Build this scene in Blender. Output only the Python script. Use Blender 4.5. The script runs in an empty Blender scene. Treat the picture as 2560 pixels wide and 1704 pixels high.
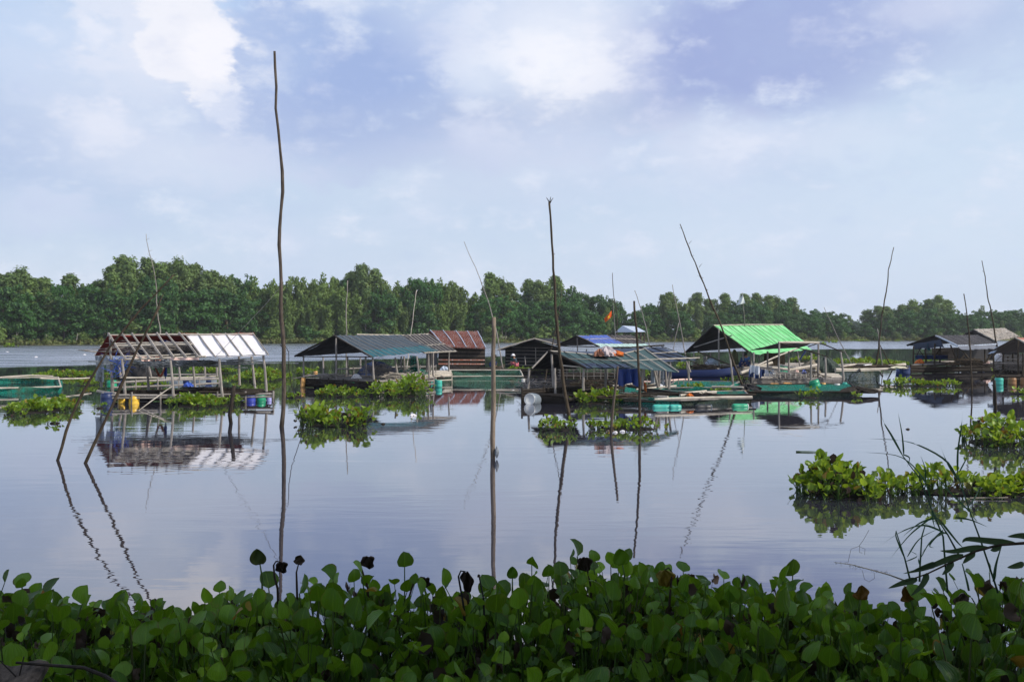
import bpy, math, random
import numpy as np
from mathutils import Vector, Matrix
random.seed(7); RNG = np.random.default_rng(7)
R = math.radians
SC = bpy.context.scene
COL = SC.collection
# ---------------- camera: 2.8 m above the water, looking along +Y ----------------
F, HZ, CH = 2400.0, 834.0, 2.8        # focal length in photo pixels, horizon row, eye height
cam_d = bpy.data.cameras.new('camera'); cam = bpy.data.objects.new('camera', cam_d); COL.objects.link(cam)
cam.location = (0, 0, CH); cam.rotation_euler = (R(90), 0, 0)
cam_d.sensor_width = 36; cam_d.lens = F/2560*36; cam_d.shift_y = -(852-HZ)/2560
cam_d.clip_start = 0.1; cam_d.clip_end = 8000
SC.camera = cam
SC.view_settings.view_transform = 'Standard'; SC.view_settings.look = 'None'
SC.view_settings.exposure = 0.0; SC.view_settings.gamma = 1
SC.cycles.max_bounces = 8; SC.cycles.transparent_max_bounces = 12
SC.cycles.volume_bounces = 0
SC.cycles.use_denoising = True
# ---------------- sun ----------------
SUN_EL = 40.0
sd = Vector((0.93, -0.36, 0)).normalized()*math.cos(R(SUN_EL)); sd.z = math.sin(R(SUN_EL))
sun_d = bpy.data.lights.new('sun', 'SUN'); sun_d.energy = 4.6; sun_d.angle = R(0.6); sun_d.color = (1, .93, .82)
sun = bpy.data.objects.new('sun', sun_d); COL.objects.link(sun)
sun.rotation_euler = sd.to_track_quat('Z', 'Y').to_euler(); sun.location = (30, -10, 40)
# ---------------- world: Nishita sky with clouds by direction ----------------
world = bpy.data.worlds.new('World'); SC.world = world; world.use_nodes = True
nt = world.node_tree; N = nt.nodes; L = nt.links; N.clear()
def nn(t, **k):
    n = N.new(t)
    for a, b in k.items(): setattr(n, a, b)
    return n
def M(op, a, b=None, c=None, clamp=False):
    n = nn('ShaderNodeMath', operation=op); n.use_clamp = clamp
    for i, v in enumerate((a, b, c)):
        if v is None: continue
        if isinstance(v, (int, float)): n.inputs[i].default_value = v
        else: L.new(v, n.inputs[i])
    return n.outputs[0]
def mixc(f, a, b):
    n = nn('ShaderNodeMix', data_type='RGBA')
    if isinstance(f, (int, float)): n.inputs[0].default_value = f
    else: L.new(f, n.inputs[0])
    for i, v in ((6, a), (7, b)):
        if isinstance(v, tuple): n.inputs[i].default_value = (*v, 1)
        else: L.new(v, n.inputs[i])
    return n.outputs[2]
def rng(v, a, b, c=0., d=1., smooth=True):
    n = nn('ShaderNodeMapRange'); n.interpolation_type = 'SMOOTHSTEP' if smooth else 'LINEAR'
    L.new(v, n.inputs[0])
    for i, q in zip((1, 2, 3, 4), (a, b, c, d)): n.inputs[i].default_value = q
    return n.outputs[0]
sky = nn('ShaderNodeTexSky', sky_type='NISHITA', sun_disc=False)
sky.sun_elevation = R(SUN_EL); sky.sun_rotation = math.atan2(sd.x, sd.y); sky.altitude = 10
sky.air_density = 1.1; sky.dust_density = 2.2
geo = nn('ShaderNodeNewGeometry')
vm = nn('ShaderNodeVectorMath', operation='SCALE'); L.new(geo.outputs['Incoming'], vm.inputs[0]); vm.inputs['Scale'].default_value = -1
sep = nn('ShaderNodeSeparateXYZ'); L.new(vm.outputs[0], sep.inputs[0])
DX, DY, DZ = sep.outputs
AZ = M('ARCTAN2', DX, DY); EL = M('ARCSINE', DZ)
comb = nn('ShaderNodeCombineXYZ'); L.new(AZ, comb.inputs[0]); L.new(M('MULTIPLY', EL, 1.9), comb.inputs[1])
def noise(scale, detail=6, rough=.55, vec=None, off=0., dist=0.):
    n = nn('ShaderNodeTexNoise'); n.noise_dimensions = '4D'
    n.inputs['W'].default_value = off
    n.inputs['Scale'].default_value = scale; n.inputs['Detail'].default_value = detail; n.inputs['Roughness'].default_value = rough
    n.inputs['Distortion'].default_value = dist
    L.new(vec or comb.outputs[0], n.inputs['Vector']); return n.outputs['Fac']
N1 = noise(7, 8, .6); N2 = noise(2.4, 6, .5, off=3.); N3 = noise(16, 8, .62, off=9.)
wob = M('MULTIPLY', M('SUBTRACT', N1, .5), 1.0)
wobf = M('MULTIPLY', M('SUBTRACT', N3, .5), .95)
def blob(cx, cy, rx, ry, soft=.5, w=1.0, warp=1.0):
    """a soft elliptical cloud mass centred on a compass direction"""
    ca = math.atan((cx-1280)/F); ce = math.atan((HZ-cy)/F*math.cos(ca)); ra = rx/F; re = ry/F
    a = M('DIVIDE', M('SUBTRACT', AZ, ca), ra); e = M('DIVIDE', M('SUBTRACT', EL, ce), re)
    r = M('SQRT', M('ADD', M('MULTIPLY', a, a), M('MULTIPLY', e, e)))
    r = M('ADD', r, M('MULTIPLY', M('ADD', wob, wobf), 2.6*warp))
    return M('MULTIPLY', rng(r, 1+soft, 1-soft), w)
K = 10.9   # world strength is 0.1
def c(r, g, b): return tuple(((v/255)/12.92 if v/255 <= .04045 else ((v/255+.055)/1.055)**2.4)*K for v in (r, g, b))
clear = mixc(.25, c(172, 203, 238), sky.outputs[0])
clear = mixc(rng(EL, .04, .45), mixc(.15, c(203, 219, 241), sky.outputs[0]), clear)
cl = mixc(rng(N2, .35, .65), clear, c(190, 205, 231))
cl = mixc(M('MULTIPLY', rng(N1, .45, .75), .55), cl, c(214, 221, 240))
cl = mixc(M('MULTIPLY', rng(N3, .5, .8), .25), cl, c(226, 228, 242))
def lay(col, m, rgb): return mixc(m, col, c(*rgb))
for (cx, cy, rx, ry, s, w, rgb, wp) in (
    (20, 360, 380, 150, .8, .7, (172, 190, 223), 1),
    (60, 60, 330, 110, .7, .55, (184, 206, 238), 1),
    (590, 60, 60, 110, .5, .8, (172, 204, 240), .8),
    (1000, 60, 330, 170, .8, .6, (184, 199, 230), 1),
    (780, 210, 350, 165, .5, .95, (156, 176, 219), .7),
    (700, 90, 130, 130, .35, .85, (164, 184, 223), .7),
    (1080, 340, 430, 75, .7, .6, (174, 189, 222), 1),
    (1500, 265, 340, 60, .7, .75, (174, 188, 219), 1),
    (1930, 110, 430, 140, .5, .97, (156, 170, 214), .7),
    (2250, 90, 320, 100, .6, .6, (166, 181, 219), 1),
    (1180, 440, 330, 70, .8, .35, (208, 216, 234), 1),
    (1330, 60, 240, 120, .7, .4, (222, 229, 245), 1.2),
    (1400, 120, 190, 150, .7, .6, (236, 239, 248), 1.3),
    (1390, 160, 110, 70, .7, .7, (241, 242, 249), 1.4),
    (1190, 200, 70, 45, .7, .5, (222, 230, 244), 1.4),
    (330, 190, 300, 220, .6, .5, (212, 221, 239), 1.3),
    (400, 90, 160, 160, .45, .6, (228, 231, 243), 1.5),
    (470, 120, 105, 130, .2, .85, (236, 237, 245), 1.1),
    (530, 130, 55, 60, .25, .6, (244, 243, 249), 1.0),
    (555, 265, 60, 45, .4, .6, (220, 226, 242), 1.6),
    (240, 85, 45, 30, .5, .6, (228, 232, 245), 1.4),
    (250, 320, 90, 50, .6, .7, (228, 231, 244), 1.4),
    (430, 400, 230, 60, .8, .5, (216, 223, 239), 1.2),
    (100, 520, 90, 50, .8, .4, (214, 222, 240), 1.2),
    (2330, 20, 130, 40, .7, .5, (214, 219, 238), 1),
    (1770, 370, 130, 80, .7, .4, (222, 226, 241), 1.3),
    (1400, 370, 200, 60, .8, .35, (214, 220, 238), 1.3),
    (2100, 350, 160, 50, .8, .4, (220, 227, 241), 1.3),
    (2100, 560, 500, 120, .8, .4, (212, 225, 240), 1),
    (2500, 300, 250, 200, .8, .5, (208, 223, 240), 1),
    ): cl = lay(cl, blob(cx, cy, rx, ry, s, w, wp), rgb)
# higher up (seen only mirrored in the near water) broken violet-grey cloud
cl = mixc(M('MULTIPLY', rng(EL, .33, .5), rng(N2, .3, .75, .45, 1.)), cl, c(176, 188, 216))
# billowing texture, stronger overhead, and a paler horizon
fine = M('ADD', M('MULTIPLY', M('SUBTRACT', N3, .5), .55), M('MULTIPLY', M('SUBTRACT', N1, .5), .45))
cl = mixc(M('MULTIPLY', rng(fine, .0, .15), .36), cl, c(236, 238, 248))
cl = mixc(M('MULTIPLY', rng(fine, -.02, -.16), .22), cl, c(164, 182, 222))
cl = mixc(rng(EL, .13, .0, 0, .45), cl, c(212, 224, 239))
bg = nn('ShaderNodeBackground'); bg.inputs[1].default_value = 0.1; L.new(cl, bg.inputs[0])
out = nn('ShaderNodeOutputWorld'); L.new(bg.outputs[0], out.inputs[0])
# ---------------- helpers ----------------
def W(px, py, d): return Vector(((px-1280)/F*d, d, CH-(py-HZ)/F*d))
def Gd(py, z=0.): return (CH-z)*F/(py-HZ)                # distance of something at height z seen in row py
def Gp(px, py, z=0.): d = Gd(py, z); return Vector(((px-1280)/F*d, d, z))
ORG = {}
def link(o): COL.objects.link(o); return o
def props(o, label=None, cat=None, group=None, kind=None):
    for k, v in (('label', label), ('category', cat), ('group', group), ('kind', kind)):
        if v: o[k] = v
    return o
def thing(name, label, cat, loc, group=None):
    o = link(bpy.data.objects.new(name, None)); o.location = loc; o.empty_display_size = .3
    ORG[o.name] = Vector(loc); return props(o, label, cat, group)
class MB:
    def __init__(s): s.v = []; s.f = []; s.m = []; s.mi = 0
    def add(s, vs, fs):
        b = len(s.v); s.v += [tuple(p) for p in vs]; s.f += [tuple(b+i for i in f) for f in fs]; s.m += [s.mi]*len(fs); return s
    def box(s, cen, size, rot=None):
        h = Vector(size)/2; vs = [Vector((x*h.x, y*h.y, z*h.z)) for x in (-1, 1) for y in (-1, 1) for z in (-1, 1)]
        if rot is not None: vs = [rot @ p for p in vs]
        cen = Vector(cen)
        return s.add([cen+p for p in vs], [(0,1,3,2),(4,6,7,5),(0,4,5,1),(2,3,7,6),(0,2,6,4),(1,5,7,3)])
    def tube(s, pts, rad, n=7, cap=True, wob=0.):
        pts = [Vector(p) for p in pts]; k = len(pts)
        if isinstance(rad, (int, float)): rad = [rad]*k
        vs = []; up = None
        for i, p in enumerate(pts):
            t = (pts[min(i+1, k-1)]-pts[max(i-1, 0)]).normalized()
            if up is None:
                up = Vector((0, 0, 1)) if abs(t.z) < .9 else Vector((1, 0, 0))
            a = t.cross(up).normalized(); b = a.cross(t).normalized(); up = b
            for j in range(n):
                th = 2*math.pi*j/n; r = rad[i]*(1+wob*random.uniform(-1, 1))
                vs.append(p+a*math.cos(th)*r+b*math.sin(th)*r)
        fs = [(i*n+j, i*n+(j+1) % n, (i+1)*n+(j+1) % n, (i+1)*n+j) for i in range(k-1) for j in range(n)]
        if cap: fs += [tuple(range(n))[::-1], tuple((k-1)*n+j for j in range(n))]
        return s.add(vs, fs)
    def stick(s, a, b, r, r2=None, n=6, seg=5, bend=.012, knob=0.):
        a, b = Vector(a), Vector(b); ln = (b-a).length; r2 = r2 or r; pts = []; rr = []
        o = Vector((random.uniform(-1, 1), random.uniform(-1, 1), random.uniform(-1, 1)))*ln*bend
        for i in range(seg+1):
            t = i/seg; pts.append(a.lerp(b, t)+o*math.sin(t*math.pi)+Vector([random.uniform(-1, 1)*ln*bend*.25 if 0 < i < seg else 0 for _ in range(3)]))
            rr.append((r+(r2-r)*t)*random.uniform(.9, 1.12))
        return s.tube(pts, rr, n)
    def lathe(s, base, prof, n=20, axis=None):
        ax = (axis or Vector((0, 0, 1))).normalized(); u = ax.orthogonal().normalized(); w = ax.cross(u)
        vs = []
        for (r, z) in prof:
            for j in range(n):
                th = 2*math.pi*j/n; vs.append(Vector(base)+ax*z+u*math.cos(th)*r+w*math.sin(th)*r)
        k = len(prof); fs = [(i*n+j, i*n+(j+1) % n, (i+1)*n+(j+1) % n, (i+1)*n+j) for i in range(k-1) for j in range(n)]
        fs += [tuple(range(n))[::-1], tuple((k-1)*n+j for j in range(n))]
        return s.add(vs, fs)
    def grid(s, fn, nx, ny, thick=0.):
        """sheet from fn(u,v); thick > 0 gives it an underside and edges"""
        P = [[Vector(fn(i/nx, j/ny)) for i in range(nx+1)] for j in range(ny+1)]
        vs = [p for r in P for p in r]; w = nx+1
        fs = [(j*w+i, j*w+i+1, (j+1)*w+i+1, (j+1)*w+i) for j in range(ny) for i in range(nx)]
        if thick:
            nrm = (P[0][nx]-P[0][0]).cross(P[ny][0]-P[0][0]).normalized()*thick
            n0 = len(vs); vs += [p-nrm for p in vs[:n0]]
            fs += [tuple(n0+q for q in f[::-1]) for f in fs[:]]
            bd = [i for i in range(nx)]+[nx+j*w for j in range(ny)]+[ny*w+nx-i for i in range(nx)]+[(ny-j)*w for j in range(ny)]
            for i, a in enumerate(bd):
                b = bd[(i+1) % len(bd)]; fs.append((b, a, a+n0, b+n0))
        return s.add(vs, fs)
    def build(s, name, mats, parent=None, smooth=False, label=None, kind=None):
        if not isinstance(mats, (list, tuple)): mats = [mats]
        o0 = ORG[parent.name] if parent is not None else Vector((0, 0, 0))
        me = bpy.data.meshes.new(name); me.from_pydata([(p[0]-o0.x, p[1]-o0.y, p[2]-o0.z) for p in s.v], [], s.f)
        for m in mats: me.materials.append(m)
        if len(mats) > 1: me.polygons.foreach_set('material_index', s.m)
        if smooth: me.polygons.foreach_set('use_smooth', [True]*len(me.polygons))
        me.update(); o = link(bpy.data.objects.new(name, me))
        if parent is not None: o.parent = parent; ORG[o.name] = o0
        if label: o['label'] = label
        if kind: o['kind'] = kind
        return o
def solo(mb, name, mats, label, cat, group=None, smooth=False, kind=None):
    """a thing that is one mesh, its origin moved to its base"""
    vs = mb.v; n = len(vs); b = Vector((sum(v[0] for v in vs)/n, sum(v[1] for v in vs)/n, min(v[2] for v in vs)))
    o = link(bpy.data.objects.new('tmp', None)); ORG[o.name] = b
    q = mb.build(name, mats, o, smooth); q.parent = None; q.location = b; bpy.data.objects.remove(o); ORG[q.name] = b
    return props(q, label, cat, group, kind)
# ---------------- materials ----------------
def srgb(r, g, b): return tuple(((v/255)/12.92 if v/255 <= .04045 else ((v/255+.055)/1.055)**2.4) for v in (r, g, b))
class MT:
    def __init__(s, name, rough=.7, spec=.3):
        s.m = bpy.data.materials.new(name); s.m.use_nodes = True; s.t = s.m.node_tree; s.n = s.t.nodes; s.b = s.n['Principled BSDF']
        s.b.inputs['Roughness'].default_value = rough; s.b.inputs['Specular IOR Level'].default_value = spec
    def L(s, a, b): s.t.links.new(a, b)
    def tc(s, which='Object'): return s.n.new('ShaderNodeTexCoord').outputs[which]
    def map(s, v, scale=(1, 1, 1), rot=(0, 0, 0)):
        m = s.n.new('ShaderNodeMapping'); s.L(v, m.inputs[0]); m.inputs['Scale'].default_value = scale; m.inputs['Rotation'].default_value = rot; return m.outputs[0]
    def noise(s, v, scale, detail=4, rough=.6, out='Fac'):
        m = s.n.new('ShaderNodeTexNoise'); s.L(v, m.inputs['Vector']); m.inputs['Scale'].default_value = scale; m.inputs['Detail'].default_value = detail; m.inputs['Roughness'].default_value = rough; return m.outputs[out]
    def ramp(s, f, stops):
        m = s.n.new('ShaderNodeValToRGB'); s.L(f, m.inputs[0]); e = m.color_ramp.elements
        while len(e) > 1: e.remove(e[-1])
        e[0].position = stops[0][0]; e[0].color = (*stops[0][1], 1)
        for p, q in stops[1:]: x = e.new(p); x.color = (*q, 1)
        return m.outputs[0]
    def mix(s, f, a, b, blend='MIX'):
        m = s.n.new('ShaderNodeMix'); m.data_type = 'RGBA'; m.blend_type = blend
        for i, q in ((0, f), (6, a), (7, b)):
            if isinstance(q, (int, float)): m.inputs[i].default_value = q
            elif isinstance(q, tuple): m.inputs[i].default_value = (*q, 1)
            else: s.L(q, m.inputs[i])
        return m.outputs[2]
    def math(s, op, a, b=0.):
        m = s.n.new('ShaderNodeMath'); m.operation = op
        for i, q in enumerate((a, b)):
            if isinstance(q, (int, float)): m.inputs[i].default_value = q
            else: s.L(q, m.inputs[i])
        return m.outputs[0]
    def mr(s, v, a, b, c_=0., d=1.):
        m = s.n.new('ShaderNodeMapRange'); m.interpolation_type = 'SMOOTHSTEP'; s.L(v, m.inputs[0])
        for i, q in zip((1, 2, 3, 4), (a, b, c_, d)): m.inputs[i].default_value = q
        return m.outputs[0]
    def col(s, o):
        if isinstance(o, tuple): s.b.inputs['Base Color'].default_value = (*o, 1)
        else: s.L(o, s.b.inputs['Base Color'])
        return s
    def bump(s, h, strength=.4, dist=.02, normal=None):
        m = s.n.new('ShaderNodeBump'); s.L(h, m.inputs['Height']); m.inputs['Strength'].default_value = strength; m.inputs['Distance'].default_value = dist
        if normal: s.L(normal, m.inputs['Normal'])
        s.L(m.outputs[0], s.b.inputs['Normal']); return m.outputs[0]
    def attr(s, name):
        n = s.n.new('ShaderNodeAttribute'); n.attribute_name = name; x = s.n.new('ShaderNodeSeparateXYZ'); s.L(n.outputs['Vector'], x.inputs[0]); return x.outputs
    def island(s): return s.n.new('ShaderNodeNewGeometry').outputs['Random Per Island']
    def objrand(s): return s.n.new('ShaderNodeObjectInfo').outputs['Random']
def wood(name, a, b, scale=(9, 9, 1.2), rough=.85, bump=.5):
    m = MT(name, rough, .2); v = m.map(m.tc(), scale)
    n1 = m.noise(v, 2.2, 6, .7); n2 = m.noise(m.tc(), 1.1, 3)
    cc = m.ramp(n1, [(.3, a), (.7, b)]); d = m.mix(m.mr(n2, .4, .7, 0, .45), cc, tuple(x*.45 for x in a))
    zz = m.n.new('ShaderNodeSeparateXYZ'); m.L(m.n.new('ShaderNodeNewGeometry').outputs['Position'], zz.inputs[0])
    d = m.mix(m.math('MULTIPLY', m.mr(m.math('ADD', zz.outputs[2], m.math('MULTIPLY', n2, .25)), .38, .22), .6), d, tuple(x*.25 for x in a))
    isl = m.island(); d = m.mix(m.math('MULTIPLY', isl, .45), d, tuple(x*.6 for x in a)); m.col(d); m.bump(n1, bump, .015); return m.m
def cloth(name, base, dark, stain=.35, rough=.75, scale=1.3, transl=0., spec=.2):
    m = MT(name, rough, spec); t = m.tc(); n1 = m.noise(t, scale, 6, .65); n2 = m.noise(t, scale*6, 4)
    a = m.mix(m.mr(n1, .35, .75, 0, stain), base, dark); a = m.mix(m.mr(n2, .45, .8, 0, .25), a, tuple(min(1, x*1.35) for x in base)); m.col(a)
    m.bump(m.math('ADD', m.noise(t, 2.5, 5), m.math('MULTIPLY', n2, .3)), .5, .05)
    if transl:
        tr = m.n.new('ShaderNodeBsdfTranslucent'); m.L(a, tr.inputs[0]); mx = m.n.new('ShaderNodeMixShader'); mx.inputs[0].default_value = transl
        m.L(m.b.outputs[0], mx.inputs[1]); m.L(tr.outputs[0], mx.inputs[2]); m.L(mx.outputs[0], m.n['Material Output'].inputs[0])
    return m.m
def leafmat(name, dark, mid, lit, transl=.35, rough=.35, spec=.5, nscale=.25, obj=False, veins=False):
    m = MT(name, rough, spec); t = m.tc(); isl = m.island(); n1 = m.noise(t, nscale, 3)
    a = m.ramp(isl, [(0, dark), (.5, mid), (1, lit)]); a = m.mix(m.mr(n1, .35, .7, 0, .6), a, mid)
    if obj:
        a = m.mix(m.mr(m.objrand(), .25, .9, 0, .8), a, (mid[0]*1.45, mid[1]*1.4, mid[2]*1.1))
    if veins:
        U_, V_, _ = m.attr('leafuv'); va = m.math('ABSOLUTE', V_)
        vein = m.math('SINE', m.math('ADD', m.math('MULTIPLY', V_, 30.), m.math('MULTIPLY', U_, 3.))); rib = m.mr(va, .10, .0)
        a = m.mix(m.math('MULTIPLY', m.mr(vein, .2, 1.), .22), a, tuple(x*.55 for x in mid)); a = m.mix(m.math('MULTIPLY', rib, .35), a, lit)
        rim = m.math('MULTIPLY', m.mr(m.math('ADD', va, m.math('MULTIPLY', m.noise(t, 14, 4), .6)), 1.12, 1.4), .8); a = m.mix(rim, a, (.10, .055, .02))
        spot = m.math('MULTIPLY', m.mr(m.noise(t, 9, 5, .7), .60, .72), .55); a = m.mix(spot, a, (mid[0]*2.2, mid[1]*.9, mid[2]*.7))
        m.bump(m.math('ADD', m.math('MULTIPLY', vein, .5), m.math('MULTIPLY', m.noise(t, 22, 3), 1.6)), .45, .004)
    m.col(a); tr = m.n.new('ShaderNodeBsdfTranslucent'); tc_ = m.mix(.5, a, (lit[0]*1.5, lit[1]*1.35, lit[2]*.6)); m.L(tc_, tr.inputs[0])
    mx = m.n.new('ShaderNodeMixShader'); mx.inputs[0].default_value = transl
    m.L(m.b.outputs[0], mx.inputs[1]); m.L(tr.outputs[0], mx.inputs[2]); m.L(mx.outputs[0], m.n['Material Output'].inputs[0]); return m.m
def plastic(name, base, rough=.4):
    m = MT(name, rough, .45); t = m.tc(); n = m.noise(t, 5, 5)
    z = m.n.new('ShaderNodeSeparateXYZ'); m.L(t, z.inputs[0])
    a = m.mix(m.mr(n, .5, .75, 0, .5), base, tuple(x*.5+.03 for x in base)); m.col(a); m.bump(n, .15, .01); return m.m
def netmat(name, base, alpha=.75):
    m = MT(name, .7, .2); t = m.tc(); n = m.noise(t, 3, 4); m.col(m.mix(m.mr(m.noise(t, 1.3, 5, .7), .48, .68, 0, .8), m.mix(m.mr(n, .3, .7, 0, .5), base, tuple(x*.5 for x in base)), (.07, .075, .04)))
    tr = m.n.new('ShaderNodeBsdfTransparent'); mx = m.n.new('ShaderNodeMixShader')
    fine = m.noise(t, 14, 2); m.L(m.mr(fine, .35, .65, 1-alpha-.2, 1-alpha+.2), mx.inputs[0])
    m.L(m.b.outputs[0], mx.inputs[1]); m.L(tr.outputs[0], mx.inputs[2]); m.L(mx.outputs[0], m.n['Material Output'].inputs[0]); return m.m
m_grey = wood('weathered_wood', (.20, .18, .16), (.46, .42, .39))
m_pale = wood('pale_bamboo', (.42, .37, .30), (.68, .62, .54), (3, 3, 3))
m_dark = wood('dark_wet_wood', (.014, .011, .009), (.06, .048, .038))
m_tan = wood('tan_bark', (.10, .078, .058), (.40, .32, .25), (10, 10, 1.6), bump=.8)
m_brown = wood('brown_bark', (.03, .024, .019), (.19, .15, .12), (10, 10, 1.6), bump=.8)
m_bamb = wood('smoked_bamboo', (.028, .021, .016), (.13, .10, .065), (6, 6, 2.5))
m_black = cloth('black_sheet', (.012, .012, .014), (.035, .032, .03), .5, .7)
m_white = cloth('white_tarp', (.80, .78, .80), (.66, .62, .62), .5, .6, transl=.1)
m_red = cloth('maroon_tarp', (.20, .03, .022), (.10, .02, .018), .5, .8)
m_slate = cloth('slate_tarp', (.055, .075, .095), (.030, .040, .05), .5, .6)
m_teal = cloth('teal_tarp', (.022, .105, .13), (.015, .06, .08), .4, .55)
m_slat = cloth('faded_slate_sheet', (.06, .055, .06), (.03, .028, .03), .6, .8)
m_sage = cloth('sage_net_tarp', (.055, .095, .10), (.035, .055, .06), .5, .7)
m_navy = cloth('navy_tarp', (.035, .05, .085), (.02, .025, .045), .5, .6)
m_blue = cloth('bright_blue_tarp', (.035, .09, .42), (.03, .06, .26), .4, .45, spec=.4)
m_brnsheet = cloth('brown_black_sheet', (.05, .042, .042), (.02, .02, .022), .5, .8)
m_mint = cloth('mint_sheet', (.42, .58, .54), (.30, .45, .42), .4, .6)
m_green = cloth('bright_green_tarp', (.15, .56, .19), (.38, .72, .40), .75, .55, scale=1.1, transl=.12)
m_zinc = cloth('zinc_sheet', (.40, .46, .55), (.28, .32, .40), .4, .4)
m_thatch = wood('dry_thatch', (.30, .26, .22), (.55, .50, .44), (2, 2, 6), .95)
m_orange = cloth('orange_cloth', (.60, .16, .03), (.35, .08, .02), .5, .7)
m_pink = cloth('pale_pink_cloth', (.72, .52, .46), (.6, .34, .3), .4, .7)
m_navycl = cloth('navy_cloth', (.02, .04, .12), (.012, .02, .06), .4, .8)
m_net = netmat('teal_net', (.004, .17, .125), .66)
m_netdk = netmat('murky_net', (.02, .04, .032), .7)
m_whnet = netmat('pale_plastic_sheet', (.30, .33, .36), .8)
m_boatb = plastic('navy_boat_paint', (.012, .03, .12), .5)
rm = MT('rusty_corrugated_iron', .8, .3); t_ = rm.tc(); n1 = rm.noise(t_, 1.1, 6, .7); n2 = rm.noise(rm.map(t_, (5, 1, 1)), 2.0, 5)
a_ = rm.ramp(n1, [(.3, (.19, .065, .04)), (.5, (.33, .13, .085)), (.72, (.46, .26, .19))]); a_ = rm.mix(rm.mr(n2, .50, .64, 0, .8), a_, (.42, .36, .34)); rm.col(a_); m_rust = rm.m
m_skin = MT('skin', .6, .3).col((.28, .15, .09)).m
m_hair = MT('black_hair', .5, .4).col((.008, .007, .007)).m
P = {k: plastic(k+'_plastic', v) for k, v in dict(yellow=(.68, .42, .04), orange=(.62, .33, .10), blue=(.03, .05, .36), green=(.01, .28, .14), teal=(.04, .36, .29), white=(.62, .62, .60), navy=(.015, .03, .10), grey=(.16, .19, .22), black=(.015, .015, .015), brown=(.22, .11, .04), lilac=(.30, .30, .58)).items()}
# ---------------- water ----------------
wm = MT('lake_water', .015, .5); wm.b.inputs['IOR'].default_value = 1.42
g = wm.n.new('ShaderNodeNewGeometry').outputs['Position']
wm.col(wm.ramp(wm.noise(g, .03, 3), [(.35, (.024, .024, .036)), (.65, (.032, .032, .046))]))
sx = wm.n.new('ShaderNodeSeparateXYZ'); wm.L(g, sx.inputs[0])
big = wm.noise(wm.map(g, (.012, .03, 1)), 1, 3)
ln = wm.math('ADD', wm.math('MULTIPLY', sx.outputs[0], .93), 119)
ln = wm.math('MINIMUM', ln, 176)
edge = wm.math('SUBTRACT', sx.outputs[1], wm.math('ADD', ln, wm.math('MULTIPLY', wm.math('SUBTRACT', big, .5), 22)))
ruff = wm.mr(edge, -2, 7)
streak = wm.mr(wm.noise(wm.map(g, (.05, .5, 1)), 1, 4), .42, .62, .35, 1)
w1 = wm.noise(wm.map(g, (.7, 2.6, 1)), 1.0, 2, .5); w2 = wm.noise(wm.map(g, (2.0, 7, 1)), 1.0, 2, .5)
calm = wm.math('ADD', wm.math('MULTIPLY', w1, .0026), wm.math('MULTIPLY', w2, .0005))
patch = wm.mr(wm.noise(wm.map(g, (.12, .45, 1)), 1, 3), .35, .7, .35, 1.25)
calm = wm.math('MULTIPLY', wm.math('MULTIPLY', calm, patch), wm.mr(sx.outputs[1], 12, 48, 1.25, .5))
w3 = wm.noise(wm.map(g, (1.6, 3.2, 1)), 1.0, 3, .6)
rr = wm.math('MULTIPLY', wm.math('MULTIPLY', w3, wm.math('MULTIPLY', ruff, streak)), .16)
nrm_ = wm.bump(wm.math('ADD', calm, rr), 1.0, 1.0)
fr_ = wm.n.new('ShaderNodeFresnel'); fr_.inputs[0].default_value = 1.333; wm.L(nrm_, fr_.inputs['Normal'])
gl_ = wm.n.new('ShaderNodeBsdfGlossy'); gl_.inputs['Roughness'].default_value = .015; wm.L(wm.math('ADD', .012, wm.math('MULTIPLY', wm.math('MULTIPLY', ruff, streak), .36)), gl_.inputs['Roughness']); gl_.inputs['Color'].default_value = (.93, .935, .96, 1); wm.L(nrm_, gl_.inputs['Normal'])
wm.b.inputs['Specular IOR Level'].default_value = 0; wm.b.inputs['Roughness'].default_value = .6
mx_ = wm.n.new('ShaderNodeMixShader'); wm.L(wm.math('POWER', fr_.outputs[0], .55), mx_.inputs[0]); wm.L(wm.b.outputs[0], mx_.inputs[1]); wm.L(gl_.outputs[0], mx_.inputs[2]); wm.L(mx_.outputs[0], wm.n['Material Output'].inputs[0])
EXT = 1500
mb = MB(); mb.add([(-EXT, -80, 0), (EXT, -80, 0), (EXT, 1300, 0), (-EXT, 1300, 0)], [(0, 1, 2, 3)])
props(mb.build('water', wm.m), kind='structure')
# ---------------- far bank ----------------
SH = [(-2600, 870), (-600, 866), (0, 863.5), (640, 858.8), (1200, 856.8), (1700, 854), (2100, 852), (2560, 851), (3600, 850), (5200, 850)]
def shore_y(px): return float(np.interp(px, [a for a, b in SH], [b for a, b in SH]))
def shore(px, inland=0.):
    d = Gd(shore_y(px)); x = (px-1280)/F*d; q = Vector((x, d)); n = (q/q.length); return q+n*inland
gm = MT('bank_soil_and_grass', .95, .1); t_ = gm.n.new('ShaderNodeNewGeometry').outputs['Position']
a_ = gm.ramp(gm.noise(t_, .25, 6, .7), [(.3, (.05, .075, .025)), (.5, (.10, .12, .045)), (.66, (.17, .15, .075)), (.8, (.30, .25, .16))]); gm.col(a_); gm.bump(gm.noise(t_, 1.5, 5), .8, .4)
mb = MB(); rows = [(-3, -.6), (0, .02), (1.2, .35), (4, .8), (12, 1.1), (40, 1.3), (900, 3)]
pxs = [-2600+i*20 for i in range(391)]
vs = []
for (inl, z) in rows:
    for px in pxs:
        j = .9*math.sin(px*.037)+.7*math.sin(px*.0113+1)+random.uniform(-.35, .35) if inl < 10 else 0
        q = shore(px, inl+j); vs.append((q.x, q.y, z+(random.uniform(-.12, .14) if 0 < inl < 50 else 0)))
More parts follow.
